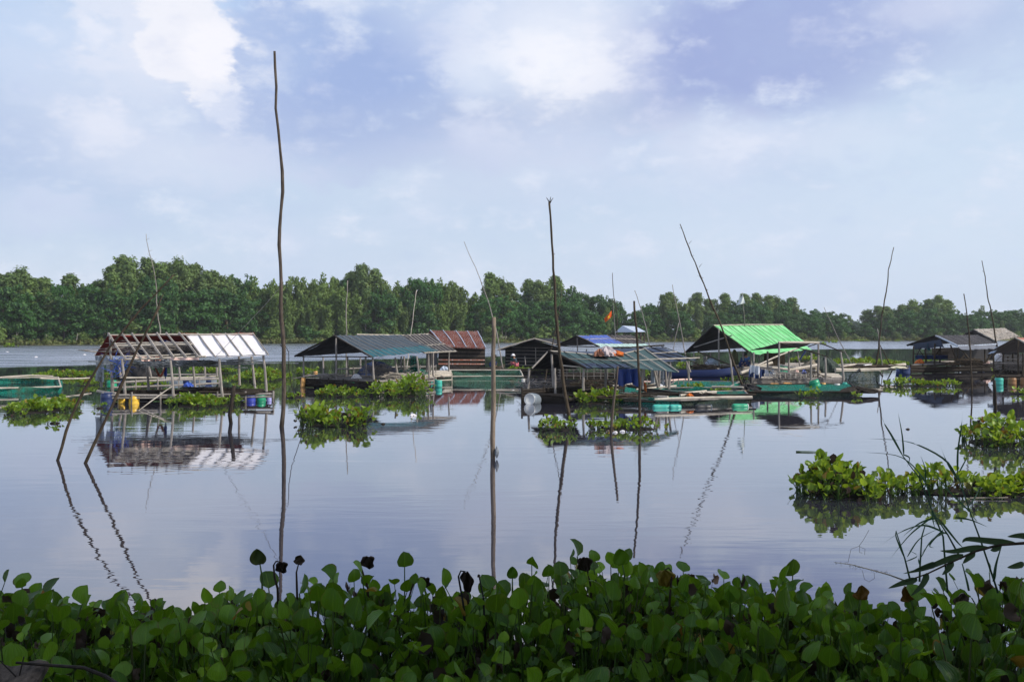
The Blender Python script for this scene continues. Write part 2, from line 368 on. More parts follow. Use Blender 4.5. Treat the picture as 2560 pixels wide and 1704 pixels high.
w = len(pxs); mb.add(vs, [(j*w+i, j*w+i+1, (j+1)*w+i+1, (j+1)*w+i) for j in range(len(rows)-1) for i in range(w-1)])
props(mb.build('far_bank', gm.m, smooth=True), kind='structure')
# near bank under the camera
nb = MB(); rows = [(-60, 1.1), (2.0, 1.0), (3.6, .55), (4.6, .12), (5.4, -.4)]; xs = [-60+i*2 for i in range(61)]
vs = [(x, y+(.3*math.sin(x*.9) if y > 0 else 0), z+random.uniform(-.04, .04)) for (y, z) in rows for x in xs]; w = len(xs)
nb.add(vs, [(j*w+i+w, j*w+i+1+w, j*w+i+1, j*w+i) for j in range(len(rows)-1) for i in range(w-1)])
props(nb.build('near_bank', MT('dark_bank_mud', .95, .1).col((.035, .03, .02)).m, smooth=True), kind='structure')
# ---------------- fast meshes of many small faces ----------------
def fast(name, V, Q, mats, mi=None, smooth=False):
    me = bpy.data.meshes.new(name); V = np.asarray(V, np.float32); Q = np.asarray(Q, np.int32)
    me.vertices.add(len(V)); me.vertices.foreach_set('co', V.ravel()); me.loops.add(Q.size); me.loops.foreach_set('vertex_index', Q.ravel())
    me.polygons.add(len(Q)); me.polygons.foreach_set('loop_start', np.arange(len(Q), dtype=np.int32)*4)
    for m in (mats if isinstance(mats, (list, tuple)) else [mats]): me.materials.append(m)
    if mi is not None: me.polygons.foreach_set('material_index', np.asarray(mi, np.int32))
    if smooth: me.polygons.foreach_set('use_smooth', np.ones(len(Q), bool))
    me.update(calc_edges=True); me.validate(); return me
def unit(a): return a/np.maximum(np.linalg.norm(a, axis=1, keepdims=True), 1e-6)
def cards(cen, rad, n, size, out=1.0, droop=0., asp=1.6):
    """n leaf-sized rhombic faces spread through the outer part of an ellipsoid clump"""
    d = unit(RNG.normal(size=(n, 3))); r = RNG.uniform(.35, 1.45, (n, 1))**.62
    p = np.array(cen)+d*r*np.array(rad)
    nm = unit(d*out+RNG.normal(size=(n, 3))*.36+np.array((0, 0, .2)))
    a = unit(np.cross(nm, RNG.normal(size=(n, 3)))); a[:, 2] -= droop; a = unit(a); b = unit(np.cross(nm, a))
    s = (size*RNG.uniform(.6, 1.3, (n, 1)))
    V = np.stack([p-a*s*asp*.5, p+b*s*.5, p+a*s*asp*.5, p-b*s*.5], 1).reshape(-1, 3); return V
def cardmesh(name, Vs, mat):
    V = np.concatenate(Vs); return fast(name, V, np.arange(len(V)).reshape(-1, 4), mat)
L_euc = leafmat('eucalyptus_foliage', (.028, .060, .018), (.09, .150, .045), (.18, .24, .08), .25, .6, .2, .12, True)
L_brd = leafmat('dense_dark_foliage', (.008, .034, .010), (.026, .085, .020), (.085, .17, .04), .25, .55, .25, .12, True)
L_bam = leafmat('bamboo_foliage', (.036, .075, .020), (.088, .145, .040), (.16, .22, .062), .3, .6, .2, .12, True)
m_tr = wood('pale_tree_bark', (.16, .14, .12), (.42, .39, .35), (1.5, 1.5, .4)); m_trd = wood('dark_tree_bark', (.05, .04, .03), (.15, .12, .09), (1.5, 1.5, .4))
def trunkmesh(parts, mat, name='trunk'):
    mb = MB()
    for (pts, r0, r1) in parts: mb.tube(pts, [r0+(r1-r0)*i/(len(pts)-1) for i in range(len(pts))], 6)
    o = mb.build(name, mat); me = o.data; bpy.data.objects.remove(o); return me
def proto(kind, k):
    V = []; T = []; u = random.uniform
    if kind == 'eucalyptus_tree':
        h = 20; lean = u(-1.2, 1.2)
        T.append(([(0, 0, -.5), (lean*.3, 0, 6), (lean*.7, u(-.4, .4), 12), (lean, 0, 17.5)], .26, .06))
        nc = 20+k*2
        for i in range(nc):
            t = (i+.5)/nc; z = h*(.36+.60*t); rw = (2.1+1.5*math.sin(k*1.7+t*5))*math.sin(math.pi*min(1, .22+.8*t))**.6
            an = u(0, 6.3); c0 = (lean*t+math.cos(an)*rw*u(.3, 1), math.sin(an)*rw*u(.3, 1), z-u(0, .6))
            V.append(cards(c0, (u(1.0, 1.6), u(1.0, 1.6), u(1.1, 1.9)), 115, .46, droop=.5))
            if i % 3 == 0: T.append(([(lean*t*.7, 0, z-3), tuple(c0[j]*.6+(0, 0, z-1.2)[j]*.4 for j in range(3)), c0], .09, .03))
        V.append(cards((lean, 0, h-1.3), (1.1, 1.1, 1.2), 110, .42))
        for i in range(26):
            t = u(.35, 1); an = u(0, 6.3); rw = u(1.8, 3.4)*math.sin(math.pi*min(1, .22+.74*t))**.6; V.append(cards((lean*t+math.cos(an)*rw, math.sin(an)*rw, h*(.34+.64*t)), (.55, .55, .75), 26, .38, droop=.6))
        return h, V, T, L_euc, m_tr
    if kind == 'broadleaf_tree':
        h = 14; wv = 5.2+k*.5
        T.append(([(0, 0, -.5), (.3, .1, 3.5), (-.2, .2, 7)], .32, .16))
        for i in range(44):
            an = u(0, 6.3); q = u(0, 1)**.55; t = u(0.02, 1); prof = math.sqrt(max(.05, 1-(abs(t-.38)/.68)**2.2))
            c0 = (math.cos(an)*wv*q*prof, math.sin(an)*wv*q*prof, h*(.10+.80*t)); V.append(cards(c0, (u(1.2, 2.1), u(1.2, 2.1), u(.7, 1.2)), 120, .48))
            if i % 5 == 0: T.append(([(0, .1, 3.5), tuple(v*.55 for v in c0[:2])+(c0[2]*.7,), c0], .12, .03))
        for i in range(30):
            t = u(.3, 1); an = u(0, 6.3); pr = math.sqrt(max(.05, 1-(abs(t-.38)/.68)**2.2)); V.append(cards((math.cos(an)*wv*pr*1.05, math.sin(an)*wv*pr*1.05, h*(.12+.86*t)), (.6, .6, .55), 28, .40))
        return h, V, T, L_brd, m_trd
    if kind == 'bamboo_clump':
        h = 16
        for i in range(17):
            an = u(0, 6.3); rch = u(1.0, 4.6); ht = h*u(.62, .96)
            pts = [(0, 0, -.3)]
            for t in (.3, .55, .8, 1.0):
                pts.append((math.cos(an)*rch*t**1.9, math.sin(an)*rch*t**1.9, ht*(t-.13*t**6*2)))
            T.append((pts, .06, .02))
            for j in range(8):
                t = .22+.80*j/7; q = Vector(pts[0])
                c0 = (math.cos(an)*rch*t**1.9+u(-.5, .5), math.sin(an)*rch*t**1.9+u(-.5, .5), ht*(t-.2*max(0, t-.6)**1.2))
                r = 1.35*(1.15-.5*t); V.append(cards(c0, (r, r, r*1.15), 42, .46, droop=.9, asp=2.2))
        return h, V, T, L_bam, m_trd
    if kind == 'shrub':
        h = 4; mat = (L_brd, L_bam, L_euc)[k % 3]
        T.append(([(0, 0, -.3), (.1, 0, 1.5)], .08, .04))
        for i in range(14):
            an = u(0, 6.3); q = u(0, 2.2); t = u(0, 1); V.append(cards((math.cos(an)*q*(1.1-.6*t), math.sin(an)*q*(1.1-.6*t), .3+3*t), (.8, .8, .65), 70, .34))
        return h, V, T, mat, m_trd
    if kind == 'thin_tree':
        h = 12; T.append(([(0, 0, -.5), (.2, 0, 4), (-.1, .1, 8), (.1, 0, 10.5)], .14, .04))
        for i in range(11):
            an = u(0, 6.3); q = u(.4, 2.0); z = u(7.0, 11.2); c0 = (math.cos(an)*q, math.sin(an)*q, z); V.append(cards(c0, (.8, .8, .75), 45, .36)); T.append(([(0, .05, z-2), c0], .05, .02))
        return h, V, T, L_euc, m_tr
PROT = {}
def get_proto(kind, k):
    if (kind, k) not in PROT:
        h, V, T, lm, bm = proto(kind, k); PROT[(kind, k)] = (h, cardmesh('crown', V, lm), trunkmesh(T, bm))
    return PROT[(kind, k)]
SEC = [(-900, 'beyond the left edge'), (60, 'at left end of bank'), (235, 'left of the open-framed hut'), (330, 'behind the bare rafters'), (445, 'behind the crossed bamboo poles'), (560, 'behind the white roof (left half)'), (660, 'behind the white roof (right end)'),
       (760, 'right of the tallest pole'), (880, 'behind the dark teal gable'), (1000, 'behind the dark teal ridge'), (1080, 'left of the rusty roof'), (1215, 'behind the rusty roof'), (1330, 'behind the black slatted hut'), (1440, 'behind the forked-top pole'), (1560, 'behind the orange flag'),
       (1680, 'right of the gap in the treeline'), (1780, 'left of the green roof'), (1870, 'behind the white flag'), (1970, 'behind the green roof (right half)'), (2075, 'right of the green roof'), (2180, 'above the bamboo raft'), (2290, 'behind the crossed sticks'), (2400, 'behind the right-hand hut'), (2490, 'behind the thatched roof'), (9999, 'at right end of bank')]
def sec(px): return next(t for e, t in SEC if px < e)
ORD = ['first', 'second', 'third', 'fourth', 'fifth', 'sixth', 'seventh', 'eighth', 'ninth', 'tenth', 'eleventh', 'twelfth']
PL = []   # placed trees, labelled afterwards left to right
def tree(kind, k, px, ytop, inl, wide=1., row='back', name=None):
    h, cm, tm = get_proto(kind, k); q = shore(px, inl); z0 = .9 if inl > 3 else .4
    d = q.y; ht = CH-(ytop-HZ)*d/F-z0; s = ht/h
    PL.append(dict(kind=kind, px=px, q=q, z=z0, s=s, w=wide, cm=cm, tm=tm, row=row, name=name, rz=random.uniform(0, 6.3)))
SKY = [(-190,690,'e'),(-150,705,'b'),(-110,682,'e'),(-70,700,'e'),(-35,690,'b'),(0,681,'e'),(28,680,'e'),(56,672,'e'),(86,696,'e'),(110,694,'e'),(140,706,'b'),(178,683,'e'),(204,708,'b'),(228,720,'b'),(248,702,'e'),(270,664,'e'),(306,637,'e'),(332,648,'e'),(358,645,'e'),(378,655,'e'),(397,656,'e'),(420,655,'e'),(442,648,'e'),(464,665,'e'),(487,660,'e'),(509,676,'e'),(532,675,'e'),(563,694,'e'),(582,700,'b'),(602,687,'b'),(634,690,'B'),(668,706,'B'),(694,696,'B'),
 (719,690,'B'),(752,684,'B'),(785,690,'B'),(817,678,'B'),(856,689,'b'),(885,680,'e'),(906,661,'e'),(930,672,'e'),(962,692,'B'),(995,700,'B'),(1034,690,'b'),(1066,696,'b'),(1092,691,'B'),(1118,700,'B'),(1140,698,'B'),(1160,725,'B'),(1182,758,'s'),(1208,742,'e'),(1224,680,'e'),(1247,697,'e'),(1277,707,'e'),(1298,728,'b'),(1326,697,'e'),(1345,700,'e'),(1366,710,'e'),(1385,690,'e'),(1414,714,'b'),(1446,726,'b'),(1479,735,'b'),(1512,738,'b'),(1532,752,'b'),(1548,786,'b'),(1568,802,'s'),(1592,778,'b'),(1614,762,'b'),(1637,758,'b'),(1664,736,'e'),(1680,730,'e'),(1706,748,'B'),(1731,742,'t'),(1749,732,'e'),(1772,748,'e'),(1790,745,'t'),(1811,732,'e'),(1834,752,'b'),
 (1855,735,'e'),(1878,745,'b'),(1896,732,'e'),(1920,737,'e'),(1938,742,'e'),(1958,748,'b'),(1981,744,'e'),(2000,784,'b'),(2022,772,'b'),(2052,778,'b'),(2074,777,'b'),(2096,783,'b'),(2121,787,'t'),(2112,806,'b'),
 (2168,775,'e'),(2190,765,'e'),(2216,766,'e'),(2238,771,'b'),(2257,760,'e'),(2285,751,'e'),(2305,757,'b'),(2322,748,'e'),(2342,737,'e'),(2366,748,'e'),(2381,775,'b'),(2402,785,'b'),(2422,782,'b'),(2452,762,'t'),(2446,775,'b'),(2490,774,'b'),(2513,780,'b'),(2534,771,'b'),(2560,778,'b'),(2600,770,'e'),(2640,765,'b'),(2690,772,'e')]
KN = dict(e='eucalyptus_tree', b='broadleaf_tree', B='bamboo_clump', s='shrub', t='thin_tree')
for i, (px, yt, c_) in enumerate(SKY):
    kind = KN[c_]; nk = {'e': 5, 'b': 3, 'B': 3, 's': 3, 't': 1}[c_]; inl = random.uniform(9, 19)
    hh = CH-(yt-HZ)*shore(px, inl).y/F; wd = {'e': 1.35, 'b': 1.0, 'B': 1.15, 's': 1.2, 't': 1.}[c_]
    ww = wd*(20 if c_ == 'e' else 14 if c_ == 'b' else 16 if c_ == 'B' else 12 if c_ == 't' else 4)/hh*(.95 if c_ in 'et' else .92)
    tree(kind, i % nk, px, yt, inl, ww, 'back')
# mid row of lower, denser crowns
px = -200
i = 0
while px < 2700:
    sky_y = float(np.interp(px, [a for a, b, c_ in SKY], [b for a, b, c_ in SKY])); base = shore_y(px)
    bam = 590 < px < 1170; yt = base-(base-sky_y)*random.uniform(.60, .86); k = 'bamboo_clump' if (bam and random.random() < .7) else ('eucalyptus_tree' if random.random() < .22 else 'broadleaf_tree')
    if not 2125 < px < 2158: tree(k, i % 3, px, yt, random.uniform(4, 8), random.uniform(.85, 1.2), 'middle')
    px += random.uniform(26, 42)*(1 if px < 1600 else .8); i += 1
# low shrubs along the water
px = -190
while px < 2690:
    base = shore_y(px); yt = base-random.uniform(.10, .26)*(base-float(np.interp(px, [a for a, b, c_ in SKY], [b for a, b, c_ in SKY])))-8
    tree('shrub', i % 3, px, yt, random.uniform(1.6, 3.6), random.uniform(1.0, 1.7), 'front'); px += random.uniform(24, 58); i += 1
# inner row that closes the view between the trunks
px = -200
while px < 2700:
    base = shore_y(px); yt = base-random.uniform(.38, .55)*(base-float(np.interp(px, [a for a, b, c_ in SKY], [b for a, b, c_ in SKY])))
    if not 2125 < px < 2160: tree('broadleaf_tree', i % 3, px, yt, random.uniform(24, 34), random.uniform(1.5, 2.0), 'inner')
    px += random.uniform(40, 55); i += 1
# second, much farther wood seen through the gap at the right
for j in range(13):
    px = 2085+j*9+random.uniform(-3, 3); q = Vector(((px-1280)/F*700, 700+random.uniform(-20, 20))); h, cm, tm = get_proto('broadleaf_tree', j % 3)
    PL.append(dict(kind='broadleaf_tree', px=px, q=q, z=1.2, s=random.uniform(.62, .85), w=1.1, cm=cm, tm=tm, row='distant', name=None, rz=j))
PL.sort(key=lambda a: a['px']); cnt = {}
KD = dict(eucalyptus_tree='tall grey-green', broadleaf_tree='dense dark green', bamboo_clump='feathery bamboo', shrub='low bushy', thin_tree='thin sparse-crowned')
KC = dict(eucalyptus_tree='tree', broadleaf_tree='tree', bamboo_clump='bamboo', shrub='bush', thin_tree='tree')
for a in PL:
    key = (sec(a['px']), a['kind'], a['row']); a['n'] = cnt.get(key, 0); cnt[key] = a['n']+1
for a in PL:
    key = (sec(a['px']), a['kind'], a['row']); tot = cnt[key]; rowt = dict(back='on skyline', middle='below skyline', inner='deep inside wood', front='at waterside', distant='in farther wood')[a['row']]
    which = '' if tot == 1 else (ORD[a['n']]+' ')
    lab = f"{which}{KD[a['kind']]} {'' if a['kind']=='bamboo_clump' else KC[a['kind']]+' '}{rowt} {key[0]}".replace('  ', ' ')
    t = thing(a['kind'], lab, KC[a['kind']], (a['q'].x, a['q'].y, a['z']), 'trees and bushes along the far bank')
    t.rotation_euler.z = a['rz']; t.scale = (a['s']*a['w'], a['s']*a['w'], a['s'])
    for nm, me in (('crown', a['cm']), ('trunk', a['tm'])):
        o = link(bpy.data.objects.new(nm, me)); o.parent = t
# grass and weeds fringe on the far bank
Vs = []
for i in range(900):
    px = random.uniform(-220, 2720); q = shore(px, random.uniform(-.4, 3.5)); h = random.uniform(.4, 1.5)
    Vs.append(cards((q.x, q.y, .25+h*.5), (1.3, .8, h*.6), 12, .5, asp=1.8))
o = link(bpy.data.objects.new('bank_grass', cardmesh('bank_grass', Vs, leafmat('bank_grass', (.05, .075, .02), (.11, .14, .045), (.19, .19, .08), .3, .7, .1, .1)))); props(o, kind='stuff', label='rough grass and weeds fringing the far bank')
# shacks half hidden among the far trees
def shack(px, py, wpx, label, roofm):
    d = Gd(shore_y(px))+6; c0 = W(px, py, d); w_ = wpx*d/F
    t = thing('shack', label, 'house', (c0.x, c0.y, .8), 'small houses among the far trees')
    mb = MB(); mb.box((c0.x, c0.y, 1.9), (w_*.8, 3, 2.3)); mb.build('wall', m_brown, t)
    mb = MB(); mb.grid(lambda u, v: (c0.x+(u-.5)*w_, c0.y-2+v*2, 2.9+v*.9), 6, 2, .05); mb.grid(lambda u, v: (c0.x+(u-.5)*w_, c0.y+2-v*2, 2.9+v*.9), 6, 2, .05); mb.build('roof', roofm, t)
shack(500, 815, 45, 'grey-brown shack under trees behind the white roof', m_thatch)
shack(545, 812, 34, 'red-roofed shack under trees behind the white roof', m_rust)
shack(1170, 808, 50, 'red-brown roofed house among trees behind the rusty hut', m_rust)
shack(1295, 812, 36, 'pale-roofed shack among trees left of the forked-top pole', m_zinc)
shack(1330, 850, 30, 'small rust-roofed shed on the bank above the black hut', m_rust)
# bare pale stems on the bank
for i, (px, yt, lab) in enumerate(((42, 828, 'thin pale dead stem on the far bank at the left edge'), (118, 835, 'leaning dead stem on the far bank left of the open hut'), (190, 832, 'short upright dead stem on the far bank left of the open hut'), (525, 800, 'pale bare tree trunk on the far bank behind the white roof'), (1256, 806, 'pale bare trunk on the far bank right of the rusty hut'))):
    q = shore(px, 1.5); mb = MB(); d = q.y; a = Vector((q.x, q.y, 0)); b = Vector((q.x+random.uniform(-.6, .6), q.y, CH-(yt-HZ)*d/F)); mb.stick(a, b, .14, .06, bend=.03)
    mb.stick(a.lerp(b, .7), b+Vector((.8, 0, .1)), .05, .02); solo(mb, 'dead_stem', m_tr, lab, 'tree')
# ---------------- floating water hyacinth ----------------
LG = leafmat('hyacinth_leaf', (.028, .082, .008), (.115, .22, .016), (.28, .40, .045), .40, .30, .4, 1.2, veins=True)
LY = leafmat('yellowing_hyacinth_leaf', (.10, .12, .015), (.24, .24, .03), (.22, .10, .02), .35, .4, .4, 2., veins=True)
LD = leafmat('withered_hyacinth_leaf', (.010, .007, .006), (.03, .018, .013), (.12, .085, .065), .1, .7, .3, 3.)
LS = leafmat('hyacinth_stalk', (.03, .07, .012), (.06, .12, .02), (.07, .07, .03), .2, .5, .25, 2.)
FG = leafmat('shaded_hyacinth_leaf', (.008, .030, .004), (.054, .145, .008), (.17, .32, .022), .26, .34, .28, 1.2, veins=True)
def blade_template(nu, nv):
    U, Vv = np.meshgrid(np.linspace(0, 1, nu+1), np.linspace(-1, 1, nv+1)); U = U.ravel(); Vv = Vv.ravel()
    q = []
    for j in range(nv):
        for i in range(nu): a = j*(nu+1)+i; q.append((a, a+1, a+nu+2, a+nu+1))
    return U, Vv, np.array(q)
TPL = {n: blade_template(*n) for n in ((4, 2), (7, 4))}
def stalk_template(nr, ns):
    return np.array([(i*ns+j, i*ns+(j+1) % ns, (i+1)*ns+(j+1) % ns, (i+1)*ns+j) for i in range(nr-1) for j in range(ns)])
def leaf(acc, base, az, tilt, hgt, size, res=(4, 2), mi=0, curl=.3, cup=.25, roll=0., tip=.5, droop=0.):
    """one stalk with its rounded blade; acc = [V, Q, MI, count]"""
    d = np.array((math.cos(az), math.sin(az), 0.)); up = np.array((0, 0, 1.)); side = np.array((-math.sin(az), math.cos(az), 0.))
    nr, ns = 4, (4 if res[0] > 4 else 3); V = []; top = None
    for i in range(nr):
        t = i/(nr-1); p = np.array(base)+up*(hgt*math.cos(tilt)*t)+d*(hgt*math.sin(tilt)*t**1.4); r = size*(.085-.05*t)*(1.25 if i == 1 else 1)
        for j in range(ns):
            th = 2*math.pi*j/ns; V.append(p+d*math.cos(th)*r+side*math.sin(th)*r)
        top = p
    q = stalk_template(nr, ns); n0 = acc[3]; acc[0].append(np.array(V)); acc[1].append(q+n0); acc[2].append(np.full(len(q), 3 if mi != 2 else 2)); acc[3] += len(V); acc[4].append(np.zeros((len(V), 3)))
    U, Vv, Q = TPL[res]
    w = size*.60*np.clip(np.sin(math.pi*np.clip(U, 0, 1)**.72), 0, 1)**.62; w = np.where(U == 0, size*.04, w)
    ang = (tilt*1.1+droop)+curl*U*1.6; L_ = size*1.05
    cx = np.cumsum(np.full(1, 0.)); step = 1/res[0]
    k = np.round(U/step).astype(int); xs = [0.]; zs = [0.]
    for i in range(res[0]):
        a = tilt*.8+droop+curl*1.5*(i+.5)*step; xs.append(xs[-1]+math.sin(a)*L_*step); zs.append(zs[-1]+math.cos(a)*L_*step)
    x = np.array(xs)[k]; z = np.array(zs)[k]; aa = tilt*.8+droop+curl*1.5*U
    off = cup*w*(np.abs(Vv)**1.6)                         # cupped: edges come up towards the inner face
    lat = w*Vv*(1-.12*cup)
    P3 = top+np.outer(x-np.cos(aa)*off, d)+np.outer(z+np.sin(aa)*off, up)+np.outer(lat, side*math.cos(roll))+np.outer(lat*math.sin(roll), up*.7+d*.3)
    P3 = P3+RNG.normal(scale=size*(.012 if mi != 2 else .06), size=P3.shape)*(U > 0)[:, None]
    acc[0].append(P3); acc[1].append(Q+acc[3]); acc[2].append(np.full(len(Q), mi)); acc[3] += len(P3); acc[4].append(np.stack([U, Vv, U*0], 1))
def rosette(acc, x, y, z, size, hgt, res, n=None, dead=.05, yel=.06, spread=1.):
    n = n or random.randint(5, 8); a0 = random.uniform(0, 6.3)
    for i in range(n):
        r = random.random(); mi = 2 if r < dead else (1 if r < dead+yel else 0)
        inner = i/n; h = hgt*(1.1-.5*inner)*random.uniform(.75, 1.15)
        tl = min(1.4, abs(random.gauss(.18+.62*inner*spread, .22+.12*(res[0] > 4))))
        leaf(acc, (x+random.uniform(-.03, .03), y+random.uniform(-.03, .03), z), a0+i*2.4+random.uniform(-.3, .3), tl, h, size*random.uniform(.55, 1.15)*(.5 if mi == 2 else 1), res, mi,
             curl=random.uniform(-.15, .7) if mi != 2 else random.uniform(1.2, 2.4), cup=random.uniform(.1, .6) if mi != 2 else random.uniform(1.2, 2.4), roll=random.uniform(-.6, .6), droop=random.gauss(0, .3 if res[0] > 4 else .15) if mi != 2 else random.uniform(.8, 2.2))
def acc2mesh(acc, name, mats):
    me = fast(name, np.concatenate(acc[0]), np.concatenate(acc[1]), mats, np.concatenate(acc[2]), True)
    at = me.attributes.new('leafuv', 'FLOAT_VECTOR', 'POINT'); at.data.foreach_set('vector', np.concatenate(acc[4]).astype(np.float32).ravel()); return me
def clump(x0, x1, yb, depth, hgt, size, label, dens=7., res=(4, 2), y0=None, dead=.07, yel=.06, group='floating clumps of water hyacinth', mat=True):
    """clump whose front waterline is photo row yb between columns x0 and x1; depth in metres"""
    d0 = Gd(yb); xa = (x0-1280)/F*d0; xb = (x1-1280)/F*d0; cx = (xa+xb)/2; cy = d0+depth/2; rx = max(.15, (xb-xa)/2); ry = depth/2
    t = thing('water_hyacinth', label, 'water plant', (cx, cy, 0), group); acc = [[], [], [], 0, []]
    n = max(3, int(dens*math.pi*rx*ry)); ph = random.uniform(0, 6)
    for i in range(n):
        for _ in range(30):
            u, v = random.uniform(-1, 1), random.uniform(-1, 1)
            if u*u+v*v*(1+.35*math.sin(u*5+ph)) < 1: break
        e = (u*u+v*v)**.5; hh = hgt*.82*(1.05-.45*e**3)*(.8+.25*math.sin(u*4+ph)+.1*math.sin(u*11))
        rosette(acc, u*rx, v*ry, .0, size*(1-.25*e**2), hh, res, dead=dead, yel=yel, spread=1.25)
    o = link(bpy.data.objects.new('leaves', acc2mesh(acc, 'leaves', (LG, LY, LD, LS)))); o.parent = t
    if mat:
        mb = MB(); nn_ = 18; vs = [(0, 0, .06*min(1, hgt*2))]
        for ring, (rr_, zz) in enumerate(((.45, .04), (.72, .01), (.88, -.06))):
            for j in range(nn_): th = 2*math.pi*j/nn_; k_ = random.uniform(.82, 1.05); vs.append((math.cos(th)*rx*rr_*k_, math.sin(th)*ry*rr_*k_, zz+random.uniform(-.01, .02)))
        fs = [(0, 1+j, 1+(j+1) % nn_) for j in range(nn_)]+[(1+r_*nn_+j, 1+(r_+1)*nn_+j, 1+(r_+1)*nn_+(j+1) % nn_, 1+r_*nn_+(j+1) % nn_) for r_ in range(2) for j in range(nn_)]
        mb.add([(v[0]+cx, v[1]+cy, v[2]) for v in vs], fs); mb.build('root_mat', m_dark, t)
    return t
B_ = clump
B_(-40, 96, 1040, 5, .42, .17, 'thick yellow-green hyacinth clump cut by the left edge of the picture', 9)
B_(112, 142, 1060, .5, .28, .14, 'lone small hyacinth plant adrift right of the left-edge clump', 9)
B_(36, 232, 945, 5, .35, .17, 'thin hyacinth strip behind the green net pen at left', 6)
B_(158, 218, 966, 3, .35, .16, 'short hyacinth patch between the green net pen and the open hut', 6)
B_(229, 254, 1022, .6, .25, .12, 'tiny hyacinth tuft at the left front corner of the open hut', 9)
B_(383, 582, 1020, 2.6, .46, .16, 'bright hyacinth clump against the front of the white-roofed hut', 10)
B_(556, 700, 955, 6, .62, .19, 'tall hyacinth thicket behind the right end of the white roof', 6)
B_(318, 398, 970, 2.2, .35, .16, 'hyacinth patch afloat inside the open-framed hut', 7)
B_(440, 560, 936, 5, .55, .2, 'hyacinth strip behind the floats of the white-roofed hut', 4)
B_(764, 935, 994, 2.4, .42, .17, 'hyacinth clump before the green tubs of the teal-roofed hut', 9)
B_(918, 1070, 995, 3.2, .95, .20, 'tallest hyacinth clump, below the right corner of the teal roof', 10)
B_(718, 924, 1072, 2.8, .62, .19, 'low hyacinth islet right beside the tallest pole', 10, res=(7, 4), dead=.1)
B_(692, 760, 996, 1.5, .25, .14, 'small hyacinth tuft left of the teal-roofed hut', 8)
B_(724, 782, 942, 4, .6, .2, 'hyacinth bush at the far left corner of the teal-roofed hut', 5)
B_(1258, 1342, 933, 5, .4, .18, 'hyacinth patch in front of the person in the white hat', 5)
B_(1330, 1400, 932, 4, .35, .18, 'hyacinth strip seen under the left end of the sage tarp', 5)
B_(1418, 1556, 1012, 2.2, .62, .18, 'hyacinth clump against the front pen of the sage-roofed raft', 10, dead=.1)
B_(1347, 1446, 1080, 1.5, .38, .13, 'hyacinth islet at the foot of the forked-top pole', 15, dead=.12)
B_(1476, 1680, 1078, 1.5, .34, .13, 'long thin hyacinth islet with white litter in mid water', 13, dead=.12)
B_(1708, 1775, 976, 1.6, .32, .15, 'hyacinth tuft between the bamboo rails left of the leaning pole', 8)
B_(1786, 1860, 984, 1.4, .32, .15, 'hyacinth tuft between the bamboo rails at the leaning pole', 8)
B_(1818, 1880, 960, 2.2, .38, .16, 'hyacinth patch behind the foot of the leaning pole', 7)
B_(1700, 1728, 925, 2, .75, .2, 'hyacinth bush before the navy boat at the navy tarp corner', 6)
B_(1590, 1640, 950, 2, 1.0, .2, 'hyacinth bush behind the blue bundle of the sage-roofed raft', 5)
B_(1998, 2060, 995, .8, .5, .15, 'hyacinth tuft on the front float line of the green-roof pens', 9)
B_(2126, 2166, 994, .7, .28, .13, 'hyacinth tuft at the right tip of the netted float line', 9)
B_(1985, 2090, 905, 4, .55, .2, 'hyacinth hedge behind the open lean-to frame', 4)
B_(2084, 2310, 914, 7, .55, .2, 'long hyacinth hedge behind the pale bamboo raft', 4)
B_(2228, 2425, 968, 2.5, .42, .16, 'long ragged hyacinth strip in front of the dark right-hand hut', 8, dead=.1)
B_(2330, 2372, 912, 3, .5, .2, 'hyacinth patch seen through the posts of the right-hand hut', 4)
B_(2508, 2550, 936, 2, .5, .2, 'hyacinth tuft on the raft edge at the right border', 5)
B_(2536, 2580, 986, 1, .35, .15, 'sunlit hyacinth tuft cut by the right edge, below the orange tub', 8)
B_(2452, 2640, 1120, 2.2, .74, .17, 'dark dense hyacinth clump round a stake at the right edge', 16, res=(7, 4))
B_(2012, 2290, 1252, 1.4, .58, .16, 'near hyacinth island with one big leaf raised at its left end', 30, res=(7, 4), dead=.08)
B_(2262, 2700, 1246, 1.2, .44, .15, 'low right-hand part of the near hyacinth raft, behind the reeds', 22, res=(7, 4), dead=.08)
for (x, y, w_, lab) in ((8, 868, 26, 'far hyacinth raft at the left edge of the lake'), (2090, 857, 22, 'small far hyacinth raft right of the green roof'), (2158, 853.5, 46, 'larger far hyacinth raft near the far bank'), (2252, 854, 10, 'tiny far hyacinth raft left of the right-hand hut'), (2065, 862, 12, 'tiny far hyacinth raft behind the leaning thin pole')):
    B_(x-w_/2, x+w_/2, y, 5, .6, .5, lab, 1.2, mat=False)
